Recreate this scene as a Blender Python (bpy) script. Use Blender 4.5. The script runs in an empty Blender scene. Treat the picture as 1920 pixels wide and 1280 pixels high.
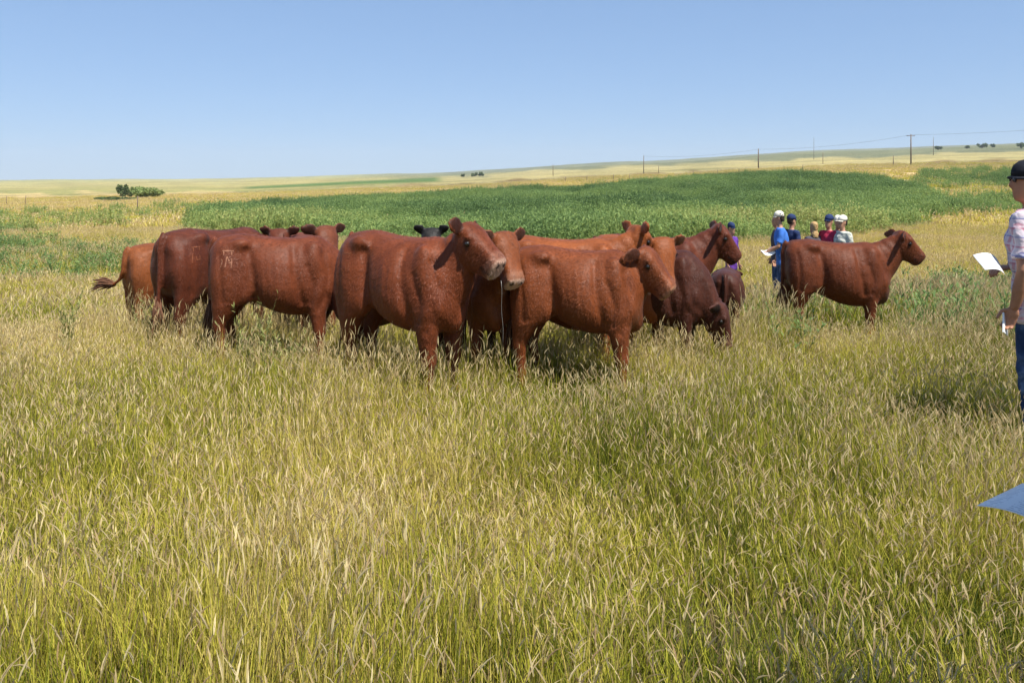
import bpy, bmesh, math, random
import numpy as np
from mathutils import Vector, Matrix
from mathutils.bvhtree import BVHTree

R = math.radians
rng = np.random.default_rng(7)
random.seed(7)
scene = bpy.context.scene
COL = scene.collection

# ------------------------------------------------------------------ camera
EYE, F, HZ = 1.7, 1500.0, 335.0          # eye height, focal length and horizon row, in pixels of a 1920x1280 picture
cam_d = bpy.data.cameras.new('camera')
cam = bpy.data.objects.new('camera', cam_d)
COL.objects.link(cam)
cam.location = (0, 0, EYE)
cam.rotation_euler = (R(90), 0, 0)
cam_d.sensor_width = 36
cam_d.lens = 36 * F / 1920
cam_d.shift_y = -(640 - HZ) / 1920
cam_d.clip_start = 0.1
cam_d.clip_end = 30000
scene.camera = cam

# ------------------------------------------------------------------ sky and sun
SUN_EL, SUN_X, SUN_Y = R(60), 0.64, -0.77
world = bpy.data.worlds.new('World')
scene.world = world
world.use_nodes = True
wn = world.node_tree
bg = wn.nodes['Background']
sky = wn.nodes.new('ShaderNodeTexSky')
sky.sky_type = 'NISHITA'
sky.sun_disc = False
sky.sun_elevation = SUN_EL
sky.sun_rotation = math.atan2(SUN_X, SUN_Y)
sky.altitude = 900
sky.air_density = 1.0
sky.dust_density = 0.0
sky.ozone_density = 3.0
gam = wn.nodes.new('ShaderNodeGamma')          # hazy summer sky: little contrast between zenith and horizon
gam.inputs['Gamma'].default_value = 0.45
tint = wn.nodes.new('ShaderNodeMix')
tint.data_type = 'RGBA'; tint.blend_type = 'MULTIPLY'
tint.inputs[0].default_value = 1.0
tint.inputs[7].default_value = (1.12, 1.48, 2.02, 1)
wn.links.new(sky.outputs['Color'], gam.inputs['Color'])
wn.links.new(gam.outputs['Color'], tint.inputs[6])
wn.links.new(tint.outputs[2], bg.inputs['Color'])
bg.inputs['Strength'].default_value = 0.11

sun_d = bpy.data.lights.new('sun', 'SUN')
sun_d.energy = 5.0
sun_d.angle = R(0.53)
sun_d.color = (1.0, 0.95, 0.86)
sun = bpy.data.objects.new('sun', sun_d)
COL.objects.link(sun)
sdir = Vector((SUN_X * math.cos(SUN_EL), SUN_Y * math.cos(SUN_EL), math.sin(SUN_EL))).normalized()
sun.rotation_euler = sdir.to_track_quat('Z', 'Y').to_euler()
sun.location = (20, -20, 40)

vs = scene.view_settings
vs.view_transform = 'Standard'
vs.look = 'None'
vs.exposure = 0.72
vs.gamma = 1.0
vs.use_curve_mapping = False
scene.render.engine = 'CYCLES'
cy = scene.cycles
cy.max_bounces = 4
cy.diffuse_bounces = 2
cy.glossy_bounces = 2
cy.transmission_bounces = 2
cy.transparent_max_bounces = 4
cy.adaptive_threshold = 0.02


# ------------------------------------------------------------------ helpers
def tag(o, label=None, cat=None, group=None, kind=None):
    if label: o['label'] = label
    if cat: o['category'] = cat
    if group: o['group'] = group
    if kind: o['kind'] = kind
    return o


def empty(name, loc):
    o = bpy.data.objects.new(name, None)
    o.location = loc
    o.empty_display_size = 0.2
    COL.objects.link(o)
    return o


def mesh_obj(name, verts, faces, mat=None, parent=None, smooth=True):
    me = bpy.data.meshes.new(name)
    me.from_pydata([tuple(v) for v in verts], [], [tuple(int(i) for i in f) for f in faces])
    if mat: me.materials.append(mat)
    if smooth: me.shade_smooth()
    o = bpy.data.objects.new(name, me)
    COL.objects.link(o)
    if parent: o.parent = parent
    return o


class Geo:
    """collects closed lofts and strips"""
    def __init__(s): s.v, s.f, s.n = [], [], 0

    def add(s, v, f):
        v = np.asarray(v, float)
        s.v.append(v)
        s.f += [tuple(i + s.n for i in q) for q in f]
        s.n += len(v)

    def loft(s, rings):
        n = len(rings[0])
        v = np.concatenate(list(rings) + [[np.mean(rings[0], 0)], [np.mean(rings[-1], 0)]])
        f = []
        for i in range(len(rings) - 1):
            for j in range(n):
                k = (j + 1) % n
                f.append((i * n + j, i * n + k, (i + 1) * n + k, (i + 1) * n + j))
        a, b, m = len(v) - 2, len(v) - 1, (len(rings) - 1) * n
        for j in range(n):
            k = (j + 1) % n
            f.append((a, k, j))
            f.append((b, m + j, m + k))
        s.add(v, f)

    def ell(s, c, r, rot=None, n=14, m=9):
        """ellipsoid"""
        c = np.asarray(c, float)
        rings = []
        for i in range(m):
            t = math.pi * (i + 0.5) / m
            q = np.array([[r[0] * math.sin(t) * math.cos(a), r[1] * math.sin(t) * math.sin(a), -r[2] * math.cos(t)]
                          for a in np.linspace(0, 2 * math.pi, n, endpoint=False)])
            if rot is not None: q = q @ np.asarray(rot).T
            rings.append(q + c)
        s.loft(rings)

    def tube(s, pts, rad, n=12, flat=None):
        """tapered tube through points; rad may hold (a, b) pairs"""
        pts = [np.asarray(p, float) for p in pts]
        rings = []
        up0 = np.array([0.0, 1.0, 0.0]) if flat is None else np.asarray(flat, float)
        for i, p in enumerate(pts):
            t = pts[min(i + 1, len(pts) - 1)] - pts[max(i - 1, 0)]
            t = t / (np.linalg.norm(t) + 1e-9)
            u = up0 - t * np.dot(up0, t)
            if np.linalg.norm(u) < 1e-3: u = np.array([1.0, 0, 0]) - t * t[0]
            u = u / np.linalg.norm(u)
            w = np.cross(t, u)
            r = rad[i]
            a, b = r if isinstance(r, (tuple, list)) else (r, r)
            rings.append(np.array([p + u * a * math.cos(x) + w * b * math.sin(x)
                                   for x in np.linspace(0, 2 * math.pi, n, endpoint=False)]))
        s.loft(rings)

    def arrays(s): return np.concatenate(s.v), s.f


def remesh(geo, voxel, iters=5, fac=0.5):
    """fuse overlapping closed lofts into one continuous skin; returns a mesh"""
    v, f = geo.arrays()
    me = bpy.data.meshes.new('tmp')
    me.from_pydata(v.tolist(), [], f)
    o = bpy.data.objects.new('tmp', me)
    COL.objects.link(o)
    m = o.modifiers.new('r', 'REMESH'); m.mode = 'VOXEL'; m.voxel_size = voxel; m.adaptivity = 0
    if iters:
        m = o.modifiers.new('s', 'SMOOTH'); m.factor = fac; m.iterations = iters
    dg = bpy.context.evaluated_depsgraph_get()
    out = bpy.data.meshes.new_from_object(o.evaluated_get(dg))
    bpy.data.objects.remove(o)
    bpy.data.meshes.remove(me)
    return out


def get_co(me):
    a = np.empty(len(me.vertices) * 3, np.float32)
    me.vertices.foreach_get('co', a)
    return a.reshape(-1, 3).astype(float)


def set_co(me, co):
    me.vertices.foreach_set('co', np.ascontiguousarray(co, np.float32).ravel())
    me.update()


def set_col(me, name, rgb):
    at = me.attributes.new(name, 'FLOAT_COLOR', 'POINT')
    c = np.ones((len(me.vertices), 4), np.float32)
    c[:, :3] = rgb
    at.data.foreach_set('color', c.ravel())


def set_float(me, name, val):
    at = me.attributes.new(name, 'FLOAT', 'POINT')
    at.data.foreach_set('value', np.ascontiguousarray(val, np.float32))


def smoothstep(a, b, x):
    t = np.clip((x - a) / (b - a + 1e-12), 0, 1)
    return t * t * (3 - 2 * t)


def vnoise(x, y, seed=0):
    """value noise, 0..1"""
    x = np.asarray(x, float) + seed * 17.31
    y = np.asarray(y, float) - seed * 9.73
    xi, yi = np.floor(x), np.floor(y)
    fx, fy = x - xi, y - yi
    fx, fy = fx * fx * (3 - 2 * fx), fy * fy * (3 - 2 * fy)
    def h(a, b):
        s = np.sin(a * 127.1 + b * 311.7 + seed * 74.7) * 43758.5453
        return s - np.floor(s)
    return (h(xi, yi) * (1 - fx) + h(xi + 1, yi) * fx) * (1 - fy) + (h(xi, yi + 1) * (1 - fx) + h(xi + 1, yi + 1) * fx) * fy


def fbm(x, y, seed=0, o=3):
    return sum(vnoise(x * 2 ** k, y * 2 ** k, seed + k) * 0.5 ** k for k in range(o)) / sum(0.5 ** k for k in range(o))


# ------------------------------------------------------------------ materials
class NT:
    def __init__(s, name):
        s.m = bpy.data.materials.new(name)
        s.m.use_nodes = True
        s.t = s.m.node_tree
        s.t.nodes.clear()
        s.out = s.n('ShaderNodeOutputMaterial')

    def n(s, typ, **kw):
        nd = s.t.nodes.new(typ)
        for k, v in kw.items():
            if k.startswith('i_'):
                key = k[2:]
                nd.inputs[int(key) if key.isdigit() else key.replace('_', ' ')].default_value = v
            else:
                setattr(nd, k, v)
        return nd

    def l(s, a, b): s.t.links.new(a, b)

    def noise(s, vec, scale, detail=3.0, rough=0.55):
        nd = s.n('ShaderNodeTexNoise')
        nd.inputs['Scale'].default_value = scale
        nd.inputs['Detail'].default_value = detail
        nd.inputs['Roughness'].default_value = rough
        if vec is not None: s.l(vec, nd.inputs['Vector'])
        return nd.outputs['Fac']

    def math(s, op, a, b=None, clamp=False):
        nd = s.n('ShaderNodeMath', operation=op, use_clamp=clamp)
        for i, x in enumerate((a, b)):
            if x is None: continue
            if isinstance(x, (int, float)): nd.inputs[i].default_value = x
            else: s.l(x, nd.inputs[i])
        return nd.outputs[0]

    def mix(s, fac, a, b, blend='MIX'):
        nd = s.n('ShaderNodeMix', data_type='RGBA', blend_type=blend)
        for sock, x in ((nd.inputs[0], fac), (nd.inputs[6], a), (nd.inputs[7], b)):
            if isinstance(x, (int, float)): sock.default_value = x
            elif isinstance(x, tuple): sock.default_value = (*x, 1) if len(x) == 3 else x
            else: s.l(x, sock)
        return nd.outputs[2]

    def ramp(s, fac, stops):
        nd = s.n('ShaderNodeValToRGB')
        el = nd.color_ramp.elements
        while len(el) < len(stops): el.new(0.5)
        for e, (p, c) in zip(el, stops):
            e.position = p
            e.color = (*c, 1)
        s.l(fac, nd.inputs[0])
        return nd.outputs[0]

    def bsdf(s, color, rough=0.7, spec=0.3, bump=None, bstr=0.3, bdist=0.01, sheen=0.0):
        p = s.n('ShaderNodeBsdfPrincipled')
        if isinstance(color, tuple): p.inputs['Base Color'].default_value = (*color, 1)
        else: s.l(color, p.inputs['Base Color'])
        p.inputs['Roughness'].default_value = rough
        p.inputs['Specular IOR Level'].default_value = spec
        if sheen:
            p.inputs['Sheen Weight'].default_value = sheen
            p.inputs['Sheen Roughness'].default_value = 0.4
        if bump is not None:
            b = s.n('ShaderNodeBump')
            b.inputs['Strength'].default_value = bstr
            b.inputs['Distance'].default_value = bdist
            s.l(bump, b.inputs['Height'])
            s.l(b.outputs[0], p.inputs['Normal'])
        s.l(p.outputs[0], s.out.inputs['Surface'])
        return p


def simple_mat(name, c, rough=0.7, spec=0.3, var=0.15, scale=30.0, bstr=0.15):
    m = NT(name)
    tc = m.n('ShaderNodeTexCoord').outputs['Object']
    nz = m.noise(tc, scale, 4)
    dark = tuple(x * (1 - var) for x in c)
    lite = tuple(min(1, x * (1 + var)) for x in c)
    m.bsdf(m.mix(nz, dark, lite), rough, spec, nz, bstr, 0.01)
    return m.m


def coat_mat():
    m = NT('cattle coat')
    at = m.n('ShaderNodeAttribute', attribute_name='col').outputs['Color']
    tc = m.n('ShaderNodeTexCoord').outputs['Object']
    mp = m.n('ShaderNodeMapping')
    mp.inputs['Scale'].default_value = (1, 1, 0.22)
    m.l(tc, mp.inputs['Vector'])
    hair = m.noise(mp.outputs[0], 95, 3, 0.7)
    patch = m.noise(tc, 4.2, 4, 0.6)
    mid = m.noise(mp.outputs[0], 16, 3, 0.6)
    c = m.mix(1.0, at, m.ramp(patch, [(0.3, (0.72, 0.66, 0.62)), (0.5, (1, 1, 1)), (0.7, (1.22, 1.2, 1.15))]), 'MULTIPLY')
    c = m.mix(0.45, c, m.mix(1.0, c, m.ramp(mid, [(0.3, (0.68, 0.64, 0.6)), (0.7, (1.3, 1.26, 1.24))]), 'MULTIPLY'))
    c = m.mix(0.4, c, m.mix(1.0, c, m.ramp(hair, [(0.3, (0.7, 0.68, 0.66)), (0.7, (1.3, 1.28, 1.25))]), 'MULTIPLY'))
    h = m.math('ADD', m.math('MULTIPLY', hair, 0.10), m.math('ADD', m.math('MULTIPLY', mid, 0.22), m.math('MULTIPLY', patch, 1.7)))
    m.bsdf(c, 0.57, 0.22, h, 0.5, 0.03, 0.04)
    return m.m


M = {}
M['coat'] = coat_mat()
_m = NT('short cattle hair')
_m.bsdf(_m.n('ShaderNodeAttribute', attribute_name='col').outputs['Color'], 0.58, 0.32)
M['fur'] = _m.m
M['eye'] = simple_mat('cattle eye', (0.012, 0.008, 0.006), 0.12, 0.6, 0.2)
M['tail_hair'] = simple_mat('tail hair', (0.12, 0.055, 0.03), 0.8, 0.2, 0.5, 60)
M['tail_hair_black'] = simple_mat('black tail hair', (0.015, 0.013, 0.012), 0.8, 0.2, 0.4, 60)
M['brand'] = simple_mat('pale branded hair', (0.28, 0.13, 0.08), 0.9, 0.1, 0.3, 220)
M['brand_faint'] = simple_mat('faint branded hair', (0.19, 0.065, 0.033), 0.9, 0.1, 0.35, 220)
M['saliva'] = simple_mat('saliva', (0.22, 0.21, 0.19), 0.2, 0.5, 0.1)
M['skin'] = simple_mat('skin', (0.42, 0.22, 0.14), 0.55, 0.35, 0.12, 25)
M['skin_tan'] = simple_mat('tanned skin', (0.36, 0.17, 0.10), 0.55, 0.35, 0.14, 25)
M['hair_blond'] = simple_mat('blond hair', (0.42, 0.27, 0.12), 0.6, 0.3, 0.3, 80)
M['hair_dark'] = simple_mat('dark hair', (0.03, 0.02, 0.014), 0.6, 0.3, 0.3, 80)
M['white_cloth'] = simple_mat('off white cloth', (0.72, 0.68, 0.58), 0.85, 0.15, 0.06, 40)
M['black_cloth'] = simple_mat('black cloth', (0.016, 0.017, 0.024), 0.85, 0.2, 0.25, 50)
M['navy_cloth'] = simple_mat('navy cloth', (0.02, 0.035, 0.1), 0.85, 0.2, 0.2, 40)
M['blue_cloth'] = simple_mat('blue cloth', (0.05, 0.16, 0.52), 0.85, 0.2, 0.15, 25)
M['red_cloth'] = simple_mat('red cloth', (0.36, 0.025, 0.06), 0.85, 0.2, 0.2, 25)
M['purple_cloth'] = simple_mat('purple cloth', (0.11, 0.04, 0.26), 0.85, 0.2, 0.2, 25)
M['grey_cloth'] = simple_mat('dark grey cloth', (0.07, 0.06, 0.075), 0.85, 0.2, 0.2, 25)
M['leather'] = simple_mat('brown leather', (0.10, 0.05, 0.025), 0.6, 0.35, 0.2, 30)
M['wood'] = simple_mat('weathered wood', (0.16, 0.12, 0.09), 0.85, 0.2, 0.3, 12)
M['wire'] = simple_mat('power line wire', (0.12, 0.12, 0.13), 0.5, 0.4, 0.1)
M['phone'] = simple_mat('phone glass', (0.02, 0.02, 0.025), 0.15, 0.6, 0.1)


def denim_mat():
    m = NT('blue denim')
    tc = m.n('ShaderNodeTexCoord').outputs['Object']
    weave = m.noise(tc, 180, 2, 0.8)
    fade = m.noise(tc, 7, 4, 0.6)
    c = m.ramp(fade, [(0.3, (0.012, 0.026, 0.075)), (0.52, (0.03, 0.06, 0.145)), (0.72, (0.13, 0.2, 0.34))])
    c = m.mix(0.3, c, m.mix(1.0, c, m.ramp(weave, [(0.3, (0.5, 0.5, 0.5)), (0.7, (1.5, 1.5, 1.5))]), 'MULTIPLY'))
    m.bsdf(c, 0.9, 0.15, fade, 0.5, 0.03)
    return m.m


def plaid_mat(name, base, lines, scale):
    """woven check: coloured bands across and down, from the shirt's own coordinates"""
    m = NT(name)
    sep = m.n('ShaderNodeSeparateXYZ')
    m.l(m.n('ShaderNodeTexCoord').outputs['Object'], sep.inputs[0])
    x = m.math('ADD', sep.outputs[0], m.math('MULTIPLY', sep.outputs[1], 0.8))
    c = base
    for axis, (col, freq, ph, wid, amt) in ((a, l) for l in lines for a in (0, 1)):
        co = x if axis == 0 else sep.outputs[2]
        w = m.math('FRACT', m.math('ADD', m.math('MULTIPLY', co, freq * scale), ph + 0.31 * axis))
        band = m.math('LESS_THAN', w, wid)
        c = m.mix(m.math('MULTIPLY', band, amt), c, col)
    wr = m.noise(m.n('ShaderNodeTexCoord').outputs['Object'], 9, 3)
    m.bsdf(c, 0.88, 0.15, wr, 0.6, 0.04)
    return m.m


M['denim'] = denim_mat()
M['plaid_pink'] = plaid_mat('pink and blue plaid cloth', (0.62, 0.52, 0.56),
                            [((0.50, 0.16, 0.22), 9, 0.1, 0.2, 0.6), ((0.10, 0.12, 0.36), 9, 0.55, 0.14, 0.7), ((0.7, 0.66, 0.7), 18, 0.3, 0.2, 0.6)], 1.0)
M['plaid_grey'] = plaid_mat('grey green check cloth', (0.50, 0.50, 0.42),
                            [((0.16, 0.2, 0.2), 14, 0.1, 0.25, 0.55), ((0.6, 0.6, 0.55), 14, 0.6, 0.2, 0.6)], 1.0)


def paper_mat(name, ink):
    """printed catalogue page: rows of pale grey text blocks"""
    m = NT(name)
    sep = m.n('ShaderNodeSeparateXYZ')
    tc = m.n('ShaderNodeTexCoord').outputs['Object']
    m.l(tc, sep.inputs[0])
    row = m.math('LESS_THAN', m.math('FRACT', m.math('MULTIPLY', sep.outputs[1], 75)), 0.42)
    word = m.math('GREATER_THAN', m.noise(tc, 90, 2), 0.47)
    col = m.math('LESS_THAN', m.math('FRACT', m.math('ADD', m.math('MULTIPLY', sep.outputs[0], 9.5), 0.2)), 0.8)
    inkf = m.math('MULTIPLY', m.math('MULTIPLY', row, word), m.math('MULTIPLY', col, ink))
    m.bsdf(m.mix(inkf, (0.80, 0.80, 0.79), (0.25, 0.27, 0.32)), 0.6, 0.3)
    return m.m


M['paper'] = paper_mat('plain paper', 0.25)
M['paper_print'] = paper_mat('printed paper', 0.45)

# ------------------------------------------------------------------ terrain
TX = np.array([-400, 0, 400, 800, 1200, 1600, 1920, 2400], float)          # picture columns
TY = np.array([0.2, 6.3, 8, 9.8, 15, 22, 40, 60, 90, 130, 220, 400, 800, 2000, 4000, 6500], float)   # metres ahead
TZ = np.array([
    [0] * 8, [0] * 8, [-.09] * 8, [-.32] * 8, [-.75] * 8, [-1.0] * 8, [-1.25] * 8,
    [-1.9, -1.8, -1.6, -1.4, -1.2, -.9, -.9, -.8],
    [-2.7, -2.6, -2.2, -1.7, -1.0, -.1, -.3, -.3],
    [-3.6, -3.4, -2.6, -1.5, .2, 2.2, 1.8, 1.8],
    [-4.8, -4.6, -3.2, -1.2, 1.8, 4.8, 4.9, 5],
    [-5.8, -5.5, -3.9, -.6, 4.7, 9.8, 12, 13],
    [-6.5, -6.3, -4.7, .7, 11.5, 22, 28.5, 32],
    [-6.6, -6.3, -3.6, 9, 38, 68, 81, 90],
    [-8, -7.6, -1, 27, 87, 140, 165, 180],
    [-10, -10, -10, 0, 30, 60, 70, 80]], float)
_lt = np.linspace(math.log(0.2), math.log(6500), 420)
_grid = np.stack([np.interp(_lt, np.log(TY), TZ[:, j]) for j in range(8)], 1)
_k = np.hanning(15); _k /= _k.sum()
_pad = np.concatenate([np.repeat(_grid[:1], 7, 0), _grid, np.repeat(_grid[-1:], 7, 0)])
_grid = np.stack([np.convolve(_pad[:, j], _k, 'valid') for j in range(8)], 1)


def ground_z(X, Y, detail=True):
    X, Y = np.asarray(X, float), np.asarray(Y, float)
    r = np.hypot(X, Y)
    ye = np.maximum(np.maximum(Y, r * 0.62), 0.25)
    px = np.clip(960 + F * X / ye, -400, 2400)
    a = np.clip((np.log(ye) - _lt[0]) / (_lt[1] - _lt[0]), 0, 418.999)
    i = a.astype(int); fa = a - i
    b = np.clip(np.interp(px, TX, np.arange(8)), 0, 6.999)
    j = b.astype(int); fb = b - j
    fb = fb * fb * (3 - 2 * fb) * 0.5 + fb * 0.5
    z = ((_grid[i, j] * (1 - fb) + _grid[i, j + 1] * fb) * (1 - fa) + (_grid[i + 1, j] * (1 - fb) + _grid[i + 1, j + 1] * fb) * fa)
    if detail:
        z = z + (fbm(X * 0.9, Y * 0.9, 3) - 0.5) * 0.05 + (fbm(X * 0.06, Y * 0.06, 5) - 0.5) * 0.5 * smoothstep(20, 80, r)
        z = z + (fbm(X * 0.004, Y * 0.004, 8) - 0.5) * 14 * smoothstep(400, 2500, r)
    return z


def gz(x, y): return float(ground_z(np.array([x]), np.array([y]))[0])


def at(px, Y): return (px - 960) * Y / F


def proj(X, Y, Z):
    Yc = np.maximum(Y, 0.3)
    return 960 + F * X / Yc, HZ + F * (EYE - Z) / Yc


def band(px, py, pts, soft=6.0):
    """1 inside a band given as (column, top row, bottom row)"""
    p = np.array(pts, float)
    top = np.interp(px, p[:, 0], p[:, 1]); bot = np.interp(px, p[:, 0], p[:, 2])
    return smoothstep(top - soft, top + soft, py) * (1 - smoothstep(bot - soft, bot + soft, py)) * \
        smoothstep(p[0, 0] - 25, p[0, 0] + 5, px) * (1 - smoothstep(p[-1, 0] - 5, p[-1, 0] + 25, px))


FIELD = [(375, 412, 436), (450, 392, 455), (600, 382, 462), (800, 371, 462), (950, 363, 462), (1100, 354, 462), (1200, 346, 462),
         (1300, 337, 462), (1400, 331, 462), (1550, 328, 452), (1650, 336, 438), (1720, 358, 425), (1775, 380, 398)]


def zones(X, Y, Z):
    """what grows where: green weed field, left bands, dryness"""
    px, py = proj(X, Y, Z)
    wob = (fbm(X * 0.12, Y * 0.05, 11) - 0.5)
    pyw = py + wob * 14
    z = {}
    z['field'] = band(px, pyw, FIELD, 4)
    z['left_green'] = np.maximum(band(px, pyw, [(-900, 408, 446), (0, 406, 440), (240, 390, 427), (330, 386, 412), (390, 384, 405)], 4),
                                 band(px, py + wob * 30, [(-900, 452, 548), (0, 455, 540), (200, 462, 528), (330, 468, 520), (390, 470, 500)], 8))
    z['strip'] = band(px, py, [(470, 350, 354), (640, 341, 347), (815, 333, 341)], 2)
    z['right_green'] = np.maximum(band(px, py, [(1735, 322, 350), (1830, 322, 352), (2500, 322, 352)], 5) * 0.8,
                                  band(px, pyw, [(1800, 378, 402), (1860, 372, 404), (1930, 385, 410)], 6) * 0.8)
    z['tall_right'] = np.maximum.reduce([band(px, py + wob * 30, [(1700, 575, 660), (1790, 560, 690), (1885, 560, 690), (2100, 570, 690)], 14),
                                         band(px, py, [(1418, 622, 682), (1490, 618, 680)], 12),
                                         band(px, py, [(1490, 585, 640), (1690, 585, 630)], 12) * 0.6])
    return px, py, z


def near_dry(X, Y, px, py):
    """dryness of the pasture: straw on the left and in the far middle, yellow green in front of the herd, mixed below"""
    d = 0.57 + (fbm(X * 0.55, Y * 0.4, 21) - 0.5) * 1.1 + (fbm(X * 2.2, Y * 1.8, 25) - 0.5) * 0.7
    d = d + 0.16 * np.exp(-((px - 330) / 380) ** 2 - ((py - 700) / 110) ** 2)
    d = d - 0.26 * np.exp(-((px - 1060) / 330) ** 2 - ((py - 830) / 110) ** 2)
    d = d + 0.16 * np.exp(-((px - 1600) / 260) ** 2 - ((py - 740) / 110) ** 2)
    d = d + 0.28 * smoothstep(14, 24, Y)
    d = d - 0.1 * smoothstep(1000, 1250, py)
    return np.clip(d, 0.02, 1.0)


def build_ground():
    th = np.concatenate([np.linspace(-180, -42, 40)[:-1], np.linspace(-42, 42, 250), np.linspace(42, 180, 40)[1:-1]])
    rr = np.concatenate([[0.02], np.geomspace(0.3, 6200, 340)])
    T, Rr = np.meshgrid(np.radians(th), rr)
    X, Y = (Rr * np.sin(T)).ravel(), (Rr * np.cos(T)).ravel()
    Z = ground_z(X, Y)
    px, py, z = zones(X, Y, Z)
    r = Rr.ravel()
    n = fbm(X * 0.02, Y * 0.02, 31); n2 = fbm(X * 0.004, Y * 0.002, 35)
    sky_row = np.interp(px, [0, 400, 620, 800, 900, 1000, 1200, 1422, 1600, 1750, 1920], [339, 336, 331, 325, 320, 310, 301, 293, 285, 280, 273])
    d = py - sky_row + (fbm(px * 0.02, py * 0.12, 41, 4) - .5) * 16 * smoothstep(2, 10, py - sky_row) + (fbm(px * 0.004, py * 0.03, 44) - .5) * 10
    def c(*v): return np.array(v)[None, :]
    def lay(col, m, new): return col * (1 - m[:, None]) + new * m[:, None]
    col = np.repeat(c(0.36, 0.27, 0.10), len(X), 0)
    right = smoothstep(560, 900, px)
    rows = [0, 7, 11, 22, 27, 34, 38, 46, 70]
    def prof(vals): return np.stack([np.interp(d, rows, [v[k] for v in vals]) for k in range(3)], 1)
    o, s_, b_, p_, g_ = (.15, .16, .09), (.33, .285, .13), (.19, .14, .06), (.44, .33, .17), (.33, .27, .09)
    rp = prof([o, o, s_, s_, b_, b_, p_, p_, g_])
    lp = prof([(.27, .26, .11), (.33, .29, .12), (.31, .27, .11), (.25, .24, .09), (.42, .33, .15), (.42, .31, .14), (.38, .28, .10), (.35, .27, .10), (.36, .28, .10)])
    farcol = lp * (1 - right[:, None]) + rp * right[:, None]
    col = lay(col, smoothstep(60, 110, r), farcol)
    gr = np.clip(z['field'] + z['left_green'] * 0.3 + z['strip'] + z['right_green'] * 0.7, 0, 1)
    col = lay(col, gr, c(0.085, 0.14, 0.04))
    col = lay(col, z['tall_right'] * 0.8, c(0.07, 0.10, 0.03))
    near = 1 - smoothstep(9, 26, r)
    col = lay(col, near * (1 - z['tall_right'] * 0.8), c(0.075, 0.06, 0.028))
    col = col * (0.8 + 0.4 * n[:, None]) * (0.85 + 0.3 * n2[:, None])
    nt = len(th)
    f = []
    for i in range(len(rr) - 1):
        for j in range(nt):
            k = (j + 1) % nt
            f.append((i * nt + j, i * nt + k, (i + 1) * nt + k, (i + 1) * nt + j))
    m = NT('pasture ground')
    atc = m.n('ShaderNodeAttribute', attribute_name='col').outputs['Color']
    pos = m.n('ShaderNodeNewGeometry').outputs['Position']
    n1 = m.noise(pos, 0.35, 6, 0.65)
    n2_ = m.noise(pos, 7, 4, 0.65)
    cc = m.mix(1.0, atc, m.ramp(n1, [(0.32, (0.62, 0.62, 0.6)), (0.5, (1, 1, 1)), (0.68, (1.35, 1.3, 1.22))]), 'MULTIPLY')
    cc = m.mix(1.0, cc, m.ramp(n2_, [(0.3, (0.65, 0.65, 0.65)), (0.7, (1.3, 1.3, 1.3))]), 'MULTIPLY')
    n3_ = m.noise(pos, 0.018, 8, 0.7)
    cc = m.mix(1.0, cc, m.ramp(n3_, [(0.34, (0.62, 0.66, 0.6)), (0.5, (1, 1, 1)), (0.66, (1.22, 1.16, 1.1))]), 'MULTIPLY')
    m.bsdf(cc, 0.95, 0.08, m.math('ADD', n1, m.math('MULTIPLY', n2_, 0.3)), 0.6, 0.3)
    g = mesh_obj('ground', np.stack([X, Y, Z], 1), f, m.m)
    set_col(g.data, 'col', col)
    tag(g, 'rolling prairie pasture reaching to low hills at the horizon', 'ground', kind='structure')
    return g


build_ground()

# ------------------------------------------------------------------ cattle
SQ = 0.84      # cattle and people look a little narrow in the photograph


def ering(c, u, v, a_up, a_dn, b, n=20, skew=0.0, e=2.2):
    """egg shaped ring: u is up, v is sideways"""
    out = []
    for t in np.linspace(0, 2 * math.pi, n, endpoint=False):
        s, co = math.sin(t), math.cos(t)
        su = math.copysign(abs(s) ** (2 / e), s); cu = math.copysign(abs(co) ** (2 / e), co)
        out.append(c + u * (a_up if su > 0 else a_dn) * su + v * b * cu * (1 - skew * su))
    return np.array(out)


def nrm(v):
    v = np.asarray(v, float)
    return v / (np.linalg.norm(v) + 1e-9)


def bez(p0, p1, p2, p3, t):
    return (1 - t) ** 3 * p0 + 3 * (1 - t) ** 2 * t * p1 + 3 * (1 - t) * t * t * p2 + t ** 3 * p3


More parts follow.
